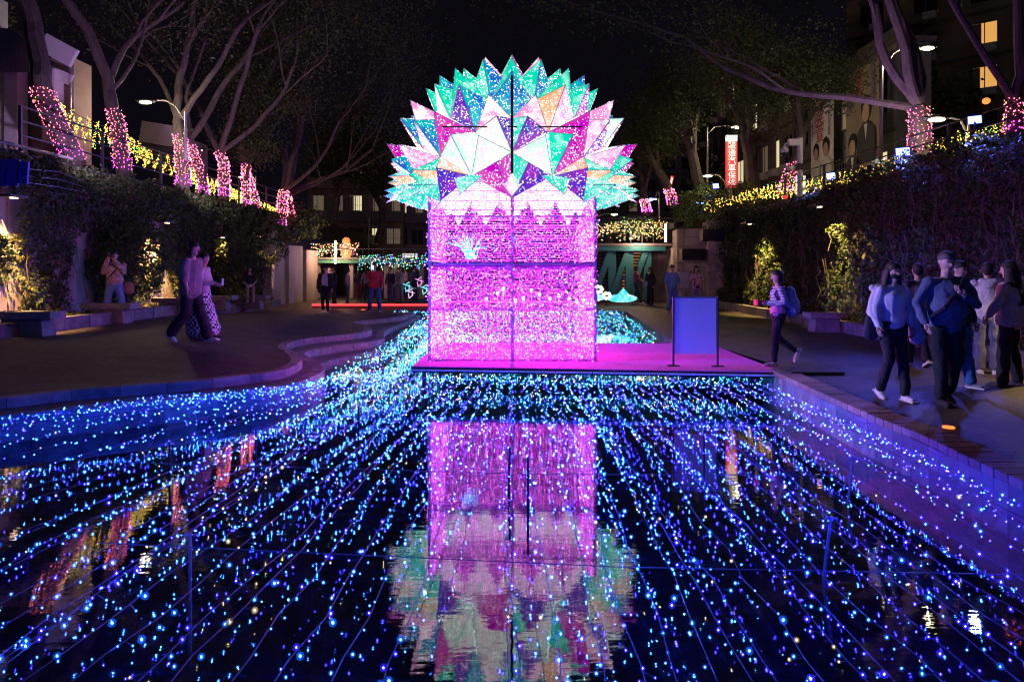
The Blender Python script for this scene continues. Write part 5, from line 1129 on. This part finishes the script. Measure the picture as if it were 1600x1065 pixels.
def person(label, px, py, z, H, face, top, bottom, shoes=(.03, .03, .035), hair='short', arms=None, legs=None, sleeve='long', sex='m', build=1.0, skirt=False, loose=0.0, lean=0.0, head=0.0, headp=0.0, topm=None, botm=None, detail=1, hairm=None, grp=None, hem=.88, sit=False, pos=None, seed=0, extra=None):
    x, y, _ = pos if pos else W(px, py, z)
    k = H/1.72; t = thing('person', label, 'person', (x, y, z), R(face+180), grp); t.scale = (k, k, k)
    vox = .0105 if detail == 2 else (.016 if detail == 1 else .024); g = build; f = .92 if sex == 'f' else 1.0
    sw = (.172 if sex == 'm' else .146)*(.55+.45*g); L0 = Vector((0, lean, 0))
    J = dict(pelvis=Vector((0, 0, .92)), waist=Vector((0, lean*.3, 1.08)), chest=Vector((0, lean*.75+.005, 1.27)), neck=Vector((0, lean+.0, 1.42)), head=Vector((0, lean*1.15+.02+headp*.0, 1.578)))
    legs = legs or (((-.09, .02, .50), (-.095, -.02, .08)), ((.09, .02, .50), (.095, -.02, .08)))
    arms = arms or (((-.24, -.01, 1.12), (-.25, .06, .88)), ((.24, -.01, 1.12), (.25, .06, .88)))
    if sit: J['pelvis'] = Vector((0, -.02, .92))
    hips = [Vector((-.085, 0, .90)), Vector((.085, 0, .90))]; sh = [Vector((-sw, lean*.95, 1.362)), Vector((sw, lean*.95, 1.362))]
    hq = Matrix.Rotation(R(head), 3, 'Z') @ Matrix.Rotation(R(headp), 3, 'X'); hc = J['head']; hp = lambda a, b_, c: hc + hq @ Vector((a, b_, c))
    # body: skin everywhere, one surface
    S = [(J['pelvis'], J['waist'], (.150*g*f, .105*g), (.130*g*f, .095*g)), (J['waist'], J['chest'], (.130*g*f, .095*g), (.150*g*f, .105*g)), (J['chest'], J['neck']-Vector((0, 0, .06)), (.150*g*f, .105*g), (.10, .06)),
         (sh[0], J['neck']-Vector((0, 0, .05)), .048, .046), (sh[1], J['neck']-Vector((0, 0, .05)), .048, .046), (J['neck']-Vector((0, 0, .05)), hp(0, -.01, -.06), (.054*f, .056), (.048*f, .050)),
         ('e', hp(0, 0, .015), (.074, .094, .105)), (hp(0, .012, -.035), hp(0, .035, -.082), (.060, .066), (.034, .034)), (hp(0, .083, .0), hp(0, .103, -.028), .011, .014),
         (hp(-.074, -.005, -.01), hp(-.077, -.012, .02), (.010, .018), (.012, .020)), (hp(.074, -.005, -.01), hp(.077, -.012, .02), (.010, .018), (.012, .020))]
    for i in (0, 1):
        el, wr = Vector(arms[i][0]), Vector(arms[i][1]); S += [(sh[i], el, .050*f, .040*f), (el, wr, .040*f, .026*f)]
        hd = (Vector(arms[i][2])-wr if len(arms[i]) > 2 else (wr-el)).normalized(); S.append((wr, wr+hd*.065, (.026, .020), (.038*f, .016)))
        kn, an = Vector(legs[i][0]), Vector(legs[i][1]); S += [(hips[i], kn, .078*f, .055*f), (kn, an, .056*f, .036*f)]
    bo = grow(S, 'body', SK, t, vox)
    # fingers, each its own bent chain, joined to the body mesh later
    FB = MB()
    for i in (0, 1):
        el, wr = Vector(arms[i][0]), Vector(arms[i][1]); hd = (Vector(arms[i][2])-wr if len(arms[i]) > 2 else (wr-el)).normalized()
        side = Vector((0, 1, 0)); side = side-hd*side.dot(hd); side = side.normalized() if side.length > .3 else Vector((0, 0, 1)); nrm = hd.cross(side).normalized()*(1 if i else -1)*-1
        for q, ln in enumerate((.062, .072, .068, .052)):
            b0 = wr+hd*.075+side*(.030-.020*q); b1 = b0+hd*ln*.5+nrm*.006; b2 = b1+hd*ln*.35+nrm*.022
            FB.tube([b0-hd*.02, b0, b1, b2, b2+nrm*.014], [.009, .0088, .0082, .0072, .005], 6)
        b0 = wr+hd*.02+side*.024; FB.tube([b0, b0+side*.026+hd*.025+nrm*.008, b0+side*.030+hd*.055+nrm*.022], [.011, .010, .007], 6)
    PENDING[-1] = (bo, 0, 0, FB if detail else None)
    # clothes
    tm_ = topm or cloth('fabric_'+'%02x%02x%02x' % tuple(int(c*99) for c in top), top); bmz = botm or cloth('fabric_'+'%02x%02x%02x' % tuple(int(c*99) for c in bottom), bottom); lo = loose
    sh_ = [s + Vector((0, 0, -.012)) for s in sh]
    T = [(Vector((0, 0, hem+.03)), J['waist'], (.168*g*f+lo, .122*g+lo), (.150*g*f+lo, .115*g+lo)), (J['waist'], J['chest'], (.150*g*f+lo, .115*g+lo), (.168*g*f+lo*.5, .122*g+lo*.5)),
         (J['chest'], J['neck']-Vector((0, 0, .075)), (.168*g*f+lo*.4, .122*g+lo*.4), (.115, .072)), (sh_[0], J['neck']-Vector((.03, 0, .045)), .058, .050), (sh_[1], J['neck']-Vector((-.03, 0, .045)), .058, .050)]
    if g > 1.15: T.append(('e', Vector((0, .05, 1.06)), (.17*g, .14*g, .17)))
    for i in (0, 1):
        el, wr = Vector(arms[i][0]), Vector(arms[i][1])
        if sleeve == 'short': T.append((sh[i], sh[i].lerp(el, .75), .068*f+lo*.3, .064*f+lo*.5))
        elif sleeve == 'elbow': T += [(sh[i], el, .068*f+lo*.3, .060*f+lo*.5), (el, el.lerp(wr, .25), .058*f+lo*.4, .052*f+lo*.4)]
        else: T += [(sh[i], el, .066*f+lo*.3, .056*f+lo*.4), (el, el.lerp(wr, .88), .056*f+lo*.4, .042*f+lo*.4)]
    grow(T, 'top', tm_, t, vox, 2, .019, seed)
    if skirt:
        wz = .95; ank = (Vector(legs[0][1])+Vector(legs[1][1]))/2; grow([(Vector((0, 0, wz)), Vector((0, 0, .80)), (.150, .115), (.17, .14)), (Vector((0, 0, .80)), Vector((ank.x, ank.y, skirt)), (.17, .14), (.27, .36 if len(label) % 2 else .26))], 'skirt', bmz, t, vox, 2, .02, seed)
    else:
        Bm = [(J['pelvis']+Vector((0, 0, .03)), J['pelvis']-Vector((0, 0, .04)), (.160*g*f, .118*g), (.165*g*f, .122*g))]
        for i in (0, 1):
            kn, an = Vector(legs[i][0]), Vector(legs[i][1]); Bm += [(hips[i], kn, (.096*f*(.4+.6*g), .100*f*(.4+.6*g)), .070*f+lo*.5), (kn, kn.lerp(an, .96), .070*f+lo*.5, .058*f+lo*.7)]
        grow(Bm, 'trousers', bmz, t, vox, 2, .018, seed+3)
    sm_ = cloth('shoe_'+'%02x%02x%02x' % tuple(int(c*99) for c in shoes), shoes)
    for i in (0, 1):
        an = Vector(legs[i][1]); pitch = R(legs[i][2]) if len(legs[i]) > 2 else 0; q = Matrix.Rotation(pitch, 3, 'X'); a = lambda y_, z_: an + q @ Vector((0, y_, z_))
        grow([(a(-.03, -.045), a(.15, -.055), (.042, .036), (.040, .024)), (a(-.01, 0), a(-.02, -.04), .042, .044)], 'shoe', sm_, t, min(vox, .014), 2)
        b = MB(); b.tube([a(-.07, -.078), a(.19, -.078)], .001, 3); 
        so_ = MB(); q4 = q.to_4x4(); so_.box(a(.06, -.072), (.082, .27, .018), M=q4); so_.build('sole', M['white_paint'] if sum(shoes) > .5 else M['dark'], t)
    # hair
    hm = hairm or HAIR; Hs = [('e', hp(0, -.016, .040), (.083, .098, .096)), (hp(0, -.050, .02), hp(0, -.055, -.05), (.072, .045), (.055, .03))]
    Hs.append(('e', hp(0, .022, .066), (.073, .070, .056)))
    if hair == 'short': Hs += [(hp(s*.070, -.025, .035), hp(s*.068, -.035, -.02), (.014, .040), (.010, .026)) for s in (-1, 1)]
    if hair in ('bob', 'long'):
        Hs += [(hp(-.070, -.02, .03), hp(-.074, -.01, -.085), (.020, .050), (.018, .035)), (hp(.070, -.02, .03), hp(.074, -.01, -.085), (.020, .050), (.018, .035)), (hp(0, -.07, 0), hp(0, -.075, -.10), (.07, .035), (.07, .03))]
    if hair == 'long': Hs.append((hp(0, -.075, -.08), Vector((0, lean*.8-.115, 1.20)), (.085, .035), (.075, .028)))
    if hair == 'longside': Hs += [(hp(0, -.075, 0), Vector((0, -.13, 1.12)), (.10, .05), (.10, .045)), (hp(-.07, -.02, .03), Vector((-.11, -.06, 1.2)), (.03, .05), (.04, .05)), (hp(.07, -.02, .03), Vector((.11, -.06, 1.2)), (.03, .05), (.04, .05))]
    grow(Hs, 'hair', hm, t, vox*.9, 2, .006, seed+9)
    if detail >= 1:
        for s in (-1, 1):
            b = MB(); b.ell(hp(s*.029, .083, .012), (.013, .008, .0065), 8, 5); b.build('eye', EYE, t, True)
            b = MB(); b.tube([hp(s*.014, .088, .034), hp(s*.03, .087, .038), hp(s*.046, .077, .033)], .0042, 5); b.build('brow', BROW, t)
        b = MB(); b.tube([hp(-.022, .083, -.052), hp(0, .092, -.050), hp(.022, .083, -.052)], [.003, .0058, .003], 6); b.build('mouth', LIP, t, True)
    if extra: extra(t, vox)
    return t
def bag(t, segs, name, m, strap=None, vox=.016):
    o = grow(segs, name, m, t, vox, 2)
    if strap: b = MB(); b.tube(strap, .012, 6); b.build('strap', m, t)
    return o
WALK = lambda s: (((-.085, .10*s, .50), (-.09, .22*s, .09), 12 if s > 0 else -30), ((.085, -.02*s+.03, .49), (.09, -.30*s, .13 if s > 0 else .09), -35 if s > 0 else 12))
WK1 = (((-.085, .13, .50), (-.09, .26, .085), 8), ((.085, -.03, .49), (.09, -.30, .16), -42))
WK2 = (((-.085, -.03, .49), (-.09, -.28, .15), -40), ((.085, .12, .50), (.09, .24, .085), 8))
FWD1 = (((-.09, .05, .49), (-.10, .10, .085), 0), ((.09, .06, .50), (.085, -.12, .12), -28))
FWD2 = (((-.09, .06, .50), (-.085, -.12, .12), -28), ((.09, .05, .49), (.10, .10, .085), 0))
UP = (((-.22, .06, 1.20), (-.07, .22, 1.48), (-.04, .26, 1.56)), ((.22, .06, 1.20), (.06, .24, 1.50), (.02, .26, 1.58)))
# --- right foreground
def ex_mask(t, vox):
    b = MB(); b.ell((0, .062, 1.535), (.062, .055, .046), 12, 8); b.build('face_mask', cloth('mask_black', (.015, .015, .02)), t, True)
    b = grow([(Vector((-.165, -.04, 1.37)), Vector((-.27, -.03, 1.05)), (.058, .05), (.070, .06)), (Vector((-.27, -.03, 1.05)), Vector((-.34, -.02, .74)), (.070, .06), (.10, .07)), (Vector((.16, -.06, 1.37)), Vector((.24, -.06, 1.10)), .055, .058), (Vector((.24, -.06, 1.10)), Vector((.21, .05, .93)), .058, .05), (Vector((-.20, -.10, 1.38)), Vector((.2, -.10, 1.38)), (.05, .05), (.05, .05))], 'jacket', cloth('jacket_white', (.62, .62, .66)), t, vox, 2, .014, 5)
    b = grow([(Vector((.24, -.04, 1.0)), Vector((.26, -.04, .80)), (.085, .05), (.10, .06))], 'shoulder_bag', cloth('bag_dark', (.03, .03, .05)), t, vox)
person('masked woman walking in a white ribbed sweater with a white jacket over her shoulders', 1395, 624, 0, 1.62, 4, (.66, .68, .74), (.015, .015, .018), (.75, .75, .78), 'longside', legs=FWD1, arms=(((-.21, -.02, 1.14), (-.22, .03, .90)), ((.21, -.02, 1.14), (.22, .05, .92))), sex='f', detail=2, botm=cloth('trousers_black', (.014, .014, .018)), topm=striped('rib_sweater', (.66, .68, .74), (.50, .52, .60), 30, 'X'), hem=.90, loose=.005, extra=ex_mask, seed=1)
def ex_man(t, vox):
    b = MB(); b.tube([(-.15, .09, 1.41), (-.03, .165, 1.26), (.12, .20, 1.08), (.22, .12, .98)], .022, 6); b.build('strap', cloth('strap_dark', (.02, .02, .03)), t)
    b = MB(); b.tube([(-.235, .10, .865), (-.235, .125, .87)], .013, 8)
person('stocky middle-aged man walking in a blue long-sleeved shirt with one fist raised to his chest', 1478, 630, 0, 1.74, -4, (.05, .10, .28), (.014, .014, .016), (.03, .03, .035), 'short', legs=FWD2, arms=(((-.30, .04, 1.12), (-.06, .235, 1.24), (.02, .26, 1.28)), ((.30, -.02, 1.12), (.27, .10, .90))), sleeve='long', build=1.16, detail=2, hairm=HAIRB, hem=.86, loose=.008, extra=ex_man, seed=2, topm=cloth('shirt_blue', (.10, .13, .22)), headp=-4)
person('person in a cream hooded sweatshirt seen from behind near the right edge', 1543, 583, 0, 1.63, 150, (.60, .52, .46), (.10, .11, .16), (.6, .6, .62), 'short', sex='m', sleeve='elbow', topm=cloth('hoodie_cream', (.62, .56, .52)), loose=.02, seed=3, arms=(((-.24, .03, 1.12), (-.12, .2, 1.05)), ((.24, .03, 1.12), (.12, .2, 1.05))), extra=lambda t, v: grow([(Vector((-.09, -.09, 1.42)), Vector((.09, -.09, 1.42)), .045, .045), (Vector((0, -.11, 1.40)), Vector((0, -.12, 1.33)), (.10, .04), (.07, .03))], 'hood', cloth('hoodie_cream', (.62, .56, .52)), t, v))
person('long-haired woman in a peach sweater and wide black trousers at the right edge', 1578, 603, 0, 1.64, -150, (.60, .40, .32), (.014, .014, .016), (.05, .05, .06), 'longside', sex='f', build=1.15, topm=cloth('sweater_peach', (.66, .46, .38)), loose=.035, seed=4, detail=2, legs=(((-.11, .02, .50), (-.16, .02, .085)), ((.11, .02, .50), (.17, -.02, .085))), arms=(((-.27, .02, 1.14), (-.30, .12, .96)), ((.27, .02, 1.14), (.28, .10, .94))))
person('person in dark clothes mostly hidden behind the masked woman', 1434, 572, 0, 1.62, 175, (.03, .03, .04), (.015, .015, .018), (.5, .5, .52), 'short', seed=5, loose=.02, legs=FWD1, extra=lambda t, v: grow([(Vector((0, -.19, 1.30)), Vector((0, -.20, 1.0)), (.14, .07), (.15, .09))], 'backpack', cloth('pack_dark', (.05, .05, .08)), t, v))
person('person in blue track trousers with white side stripes hidden behind the walking man', 1497, 605, 0, 1.64, 25, (.03, .035, .05), (.05, .16, .45), (.3, .3, .32), 'short', seed=6, loose=.02, legs=FWD1, botm=cloth('track_blue', (.04, .16, .42)), extra=lambda t, v: [(lambda b, s: (b.tube([(s*.165, 0, .86), (s*.155, .05, .5), (s*.17, .10, .12)], .007, 5), b.build('side_stripe', M['white_paint'], t)))(MB(), s) for s in (-1, 1)])
# --- woman with the patterned backpack, walking left
def ex_pack(t, vox):
    grow([(Vector((0, -.20, 1.33)), Vector((0, -.24, .98)), (.13, .085), (.17, .13)), ('e', Vector((0, -.23, 1.06)), (.165, .15, .20))], 'backpack', cloth('pack_print', (.62, .62, .70), 'print'), t, vox)
    for s in (-1, 1): b = MB(); b.tube([(s*.10, -.13, 1.36), (s*.13, .02, 1.42), (s*.14, .11, 1.28), (s*.15, .02, 1.08), (s*.13, -.14, 1.0)], .014, 6); b.build('strap', cloth('strap_dark', (.02, .02, .03)), t)
    b = MB(); b.box((.0, .36, 1.12), (.12, .09, .10), rz=.3); b.build('red_phone', mat('phone_red', (.6, .03, .05), .4), t)
    v_ = grow([(Vector((0, .0, .95)), Vector((0, 0, 1.16)), (.168, .135), (.160, .128)), (Vector((0, 0, 1.16)), Vector((0, .0, 1.32)), (.160, .128), (.15, .10)), (Vector((-.09, 0, 1.36)), Vector((.09, 0, 1.36)), .062, .062)], 'vest', cloth('vest_pink', (.62, .26, .42)), t, vox, 2, .012, 8)
person('woman walking left in a pink vest over striped sleeves with a patterned white backpack', 1216, 571, 0, 1.52, -92, (.7, .7, .75), (.015, .015, .018), (.55, .45, .5), 'bob', sex='f', legs=(((-.085, .08, .50), (-.09, .10, .085), 0), ((.085, .0, .50), (.09, -.34, .26), -62)), arms=(((-.22, -.03, 1.14), (-.06, .22, 1.10)), ((.22, -.03, 1.14), (.06, .24, 1.10))), topm=striped('stripe_top', (.03, .04, .12), (.65, .65, .72), 12), detail=2, seed=7, extra=ex_pack, build=1.05)
# --- left side
def ex_cam(t, vox):
    b = MB(); b.box((0, .24, 1.585), (.13, .06, .085)); c = b.build('camera', M['dark'], t); b = MB(); b.tube([(0, .27, 1.58), (0, .36, 1.58)], .036, 10); b.build('camera_lens', M['metal_dark'], c)
    b = MB(); b.tube([(-.16, .10, 1.40), (-.02, .13, 1.2), (.14, .10, 1.02)], .014, 6); b.build('strap', cloth('strap_dark', (.02, .02, .03)), t)
def ex_cam2(t, vox):
    ex_cam(t, vox); grow([(Vector((-.26, -.10, .88)), Vector((-.27, -.10, .76)), (.12, .10), (.13, .11))], 'shoulder_bag', cloth('bag_brown', (.30, .16, .10)), t, vox)
    b = MB(); b.tube([(-.16, 0, .985), (0, .125, .985), (.16, 0, .985), (0, -.125, .985), (-.16, 0, .985)], .016, 6); b.build('belt', M['dark'], t)
person('man in a plaid shirt and blue jeans photographing in front of the left wall', 179, 504, zleft(-9, 15.5), 1.70, 12, (.42, .30, .28), (.10, .20, .50), (.12, .09, .07), 'short', arms=UP, legs=(((-.15, .03, .50), (-.22, 0, .085)), ((.15, .03, .50), (.24, 0, .085))), topm=cloth('plaid_shirt', (.50, .36, .34), 'plaid'), botm=cloth('jeans_blue', (.12, .24, .55)), loose=.022, detail=2, seed=8, extra=ex_cam2, hem=.96, build=1.05)
person('tall man walking right in a loose olive shirt black trousers and white shoes', 298, 534, .25, 1.76, 80, (.17, .15, .14), (.014, .014, .016), (.75, .72, .75), 'bob', arms=(((-.22, -.05, 1.12), (-.22, .03, .88)), ((.22, .03, 1.12), (.23, .10, .88))), legs=WK1, sleeve='elbow', topm=cloth('shirt_olive', (.20, .18, .17)), loose=.045, detail=2, seed=9, hem=.84, lean=.03)
person('woman in a long black and white checked skirt walking beside the tall man', 318, 528, .25, 1.58, 84, (.46, .44, .44), (.03, .03, .05), (.12, .08, .08), 'bob', sex='f', skirt=.20, botm=cloth('check_skirt', (.02, .02, .06), 'check'), arms=(((-.20, .02, 1.12), (-.12, .24, 1.06)), ((.20, .02, 1.12), (.10, .28, 1.08))), legs=WK2, detail=1, seed=10, extra=lambda t, v: [(lambda b: (b.box((0, .40, 1.12), (.07, .015, .14)), b.build('phone', mat('phone_pale', (.3, .45, .5), .3), t)))(MB())])
SITL = (((-.10, .42, .92), (-.10, .46, .50)), ((.10, .42, .92), (.10, .42, .50)))
s_ = person('woman in black sitting on the stone bench under the big shrub on the left', 385, 480, 0, 1.60, 25, (.02, .02, .025), (.35, .24, .2), (.3, .3, .32), 'bob', sex='f', arms=(((-.21, .06, 1.12), (-.08, .28, 1.0)), ((.21, .06, 1.12), (.08, .28, 1.0))), legs=SITL, seed=11, sleeve='short', pos=(-9.0, 23.4, -.28), extra=lambda t, v: grow([(Vector((0, .25, .98)), Vector((.05, .35, .98)), (.13, .07), (.12, .06))], 'white_bag', cloth('bag_white', (.6, .6, .65)), t, v))
person('woman in a yellow top standing with her back turned by the lit wall slots', 458, 470, 0, 1.58, 175, (.62, .40, .20), (.02, .02, .022), (.04, .04, .04), 'short', sex='f', hairm=mat('hair_brown', (.20, .11, .05), .5), seed=12, loose=.02, extra=lambda t, v: grow([(Vector((0, -.05, 1.03)), Vector((0, -.06, .95)), (.19, .15), (.18, .14))], 'red_jacket', cloth('jacket_red', (.35, .05, .05)), t, v))
person('woman in a dark open coat over a pale blue shirt walking toward the pool', 508, 489, 0, 1.62, 8, (.42, .42, .62), (.015, .015, .018), (.6, .55, .6), 'short', sex='f', legs=FWD1, seed=13, hem=.98, extra=lambda t, v: [grow([(Vector((s*.13, -.02, 1.36)), Vector((s*.17, -.04, .80)), (.075, .11), (.09, .13)), (Vector((s*.17, 0, 1.37)), Vector((s*.24, 0, 1.1)), .075, .065), (Vector((s*.24, 0, 1.1)), Vector((s*.25, .05, .9)), .065, .05)], 'coat', cloth('coat_black', (.02, .02, .022)), t, v, 2, .01, 3) for s in (-1, 1)])
person('man in black with a backpack standing behind the woman in the dark coat', 522, 478, 0, 1.62, -70, (.02, .02, .025), (.02, .02, .025), (.05, .05, .05), 'short', seed=14, loose=.03, detail=0)
person('woman in a pink top with long hair standing sideways on the far plaza', 543, 477, 0, 1.55, 95, (.55, .30, .42), (.10, .10, .16), (.3, .3, .3), 'long', sex='f', seed=15, detail=0)
person('woman in dark clothes with long hair among the far crowd', 561, 470, 0, 1.56, 170, (.03, .02, .04), (.20, .03, .06), (.1, .1, .1), 'long', sex='f', seed=16, detail=0)
person('woman in a grey jacket behind the man in red', 573, 472, 0, 1.58, -160, (.25, .2, .28), (.03, .03, .05), (.1, .1, .1), 'long', sex='f', seed=17, detail=0)
person('man in a red jacket and blue jeans holding up a phone on the far plaza', 585, 487, 0, 1.72, 15, (.50, .03, .06), (.05, .09, .28), (.4, .4, .42), 'short', arms=(((-.26, .02, 1.12), (-.27, .12, .92)), ((.25, .08, 1.20), (.10, .26, 1.42), (.08, .28, 1.5))), legs=(((-.14, .03, .50), (-.19, 0, .085)), ((.13, .03, .50), (.17, 0, .085))), build=1.12, loose=.02, seed=18, topm=cloth('jacket_bright_red', (.55, .03, .06)), extra=lambda t, v: [(lambda b: (b.box((.09, .30, 1.54), (.09, .015, .15)), b.build('phone', glow('phone_screen', (.4, .7, 1), 1.0, False), t)))(MB())])
person('person in black lit red on the face standing right of the man in red', 610, 474, 0, 1.58, -30, (.03, .03, .06), (.10, .06, .20), (.5, .1, .1), 'short', seed=19, detail=0)
person('photographer in a pale coat aiming a camera beside the tables', 625, 473, 0, 1.62, -10, (.40, .33, .32), (.25, .2, .25), (.1, .1, .1), 'short', arms=UP, seed=20, detail=0, extra=ex_cam, loose=.02)
person('person in a dark hooded coat standing by the folding tables left of the tower', 647, 470, 0, 1.66, 160, (.02, .02, .06), (.02, .02, .05), (.1, .1, .1), 'short', seed=21, loose=.04, detail=0)
for i, (px, py) in enumerate(((553, 465), (599, 466), (634, 467), (657, 466))):
    person(['small distant visitor in dark purple behind the crowd', 'distant visitor just right of the man in red', 'distant visitor in a lilac top near the figurines', 'distant visitor in red against the tower'][i], px, py, 0, 1.6, (20, 160, -60, 90)[i], ((.1, .03, .12), (.06, .05, .12), (.4, .25, .5), (.4, .05, .08))[i], (.04, .04, .08), (.1, .1, .1), 'short' if i % 2 else 'long', seed=30+i, detail=0)
person('person leaning on the rail of the left viewing deck photographing with a blue lit jacket', 514, 404, 0, 1.6, 20, (.10, .12, .5), (.03, .03, .06), (.1, .1, .1), 'short', arms=UP, seed=22, detail=0, pos=(WD(514, 404, 33.4)[0], 33.4, WD(514, 402, 33.4)[2]))
# --- right middle distance
def ex_sb(c):
    return lambda t, v: grow([(Vector((.16, .12, 1.02)), Vector((.17, .12, .86)), (.13, .05), (.15, .06))], 'shoulder_bag', cloth('bag_%02d' % int(c[0]*99), c), t, v)
person('woman in a dark red jacket with a small bag standing under the viewing deck', 994, 475, 0, 1.64, 60, (.30, .04, .12), (.02, .02, .04), (.5, .3, .4), 'bob', sex='f', legs=WK2, seed=23, extra=ex_sb((.05, .06, .12)), arms=(((-.22, .02, 1.12), (-.12, .2, 1.05)), ((.22, .02, 1.12), (.10, .28, 1.08))))
person('woman all in black with a grey shoulder bag facing the woman in red', 1016, 477, 0, 1.60, -50, (.02, .02, .025), (.015, .015, .02), (.25, .12, .25), 'long', sex='f', seed=24, loose=.03, extra=ex_sb((.30, .30, .38)))
person('man in a loose blue shirt and trousers carrying a white bag', 1050, 488, 0, 1.66, 15, (.12, .28, .60), (.10, .22, .50), (.25, .25, .4), 'short', seed=25, loose=.035, sleeve='elbow', legs=FWD1, extra=lambda t, v: [grow([(Vector((-.27, .06, .74)), Vector((-.27, .06, .60)), (.05, .07), (.06, .085))], 'carrier_bag', cloth('bag_white', (.6, .6, .65)), t, v), (lambda b: (b.tube([(-.26, .06, .88), (-.27, .10, .8), (-.27, .12, .74)], .006, 5), b.build('handle', M['white_paint'], t)))(MB())])
wb = person('woman in a pale top carrying a baby in a front carrier behind the board', 1088, 492, 0, 1.62, -5, (.50, .36, .50), (.2, .2, .3), (.3, .3, .3), 'long', sex='f', seed=26, sleeve='short', arms=(((-.23, .03, 1.14), (-.22, .14, .95)), ((.23, .04, 1.16), (.17, .26, 1.22))), extra=lambda t, v: grow([(Vector((0, .16, 1.22)), Vector((0, .17, 1.02)), (.11, .06), (.13, .08))], 'baby_carrier', cloth('carrier_dark', (.03, .03, .06)), t, v))
bx, by, _ = W(1088, 492, 0)
tb_ = thing('person', 'baby in a carrier on the chest of the woman in the pale top', 'person', (bx, by-.20, 1.02), R(175))
grow([(Vector((0, 0, .0)), Vector((0, 0, .16)), (.08, .07), (.07, .06)), ('e', Vector((0, .01, .25)), (.065, .068, .075)), (Vector((-.07, 0, .14)), Vector((-.13, .04, .04)), .025, .02), (Vector((.07, 0, .14)), Vector((.13, .04, .04)), .025, .02), (Vector((-.05, 0, .0)), Vector((-.10, .05, -.12)), .035, .025), (Vector((.05, 0, .0)), Vector((.10, .05, -.12)), .035, .025)], 'body', SK, tb_, .012)
grow([('e', Vector((0, -.015, .275)), (.071, .066, .068))], 'hair', HAIR, tb_, .012)
# pale figures on the viewing deck
for i, (px, py, h) in enumerate(((1000, 378, 1.75), (968, 379, 1.45))):
    p = WD(px, py, 30.6); person(['tall figure in pale clothes on the viewing deck with a dark cap', 'shorter figure in pale clothes at the left of the viewing deck'][i], px, py, 0, h, (30, -20)[i], (.62, .50, .45), (.60, .48, .42), (.4, .4, .4), 'short', seed=40+i, detail=0, pos=(p[0], p[1], 2.68), arms=(((-.26, .04, 1.2), (-.1, .2, 1.25)), ((.26, .04, 1.2), (.1, .2, 1.25))), legs=FWD2)
# --- apply the growth of every figure in one go
dg = bpy.context.evaluated_depsgraph_get()
res = [bpy.data.meshes.new_from_object(p[0].evaluated_get(dg), preserve_all_data_layers=False, depsgraph=dg) for p in PENDING]
for p, me in zip(PENDING, res):
    o = p[0]; o.modifiers.clear(); n_ = len(me.vertices)
    if p[1]:
        co = np.empty(n_*3, np.float32); me.vertices.foreach_get('co', co); co = co.reshape(-1, 3); no = np.empty(n_*3, np.float32); me.vertices.foreach_get('normal', no); no = no.reshape(-1, 3); s = p[2]*1.7
        q = co*np.array([22, 22, 14]) ; wv = np.sin(q[:, 0]+q[:, 2]*.9+s+1.5*np.sin(q[:, 1]*.7+q[:, 2]*.35))*.5+np.sin(q[:, 2]*1.9-q[:, 1]*.8+2*np.sin(q[:, 0]*.5+s))*.5
        co += no*(wv*p[1]*.55)[:, None].astype(np.float32); me.vertices.foreach_set('co', co.ravel())
    if len(p) > 3 and p[3] is not None:
        bm = bmesh.new(); bm.from_mesh(me); b2 = p[3].mesh('fingers', SK, True); bm.from_mesh(b2); bm.to_mesh(me); bm.free(); bpy.data.meshes.remove(b2)
    me.materials.clear(); me.materials.append(o.data.materials[0]); me.polygons.foreach_set('use_smooth', [True]*len(me.polygons)); me.update(); o.data = me
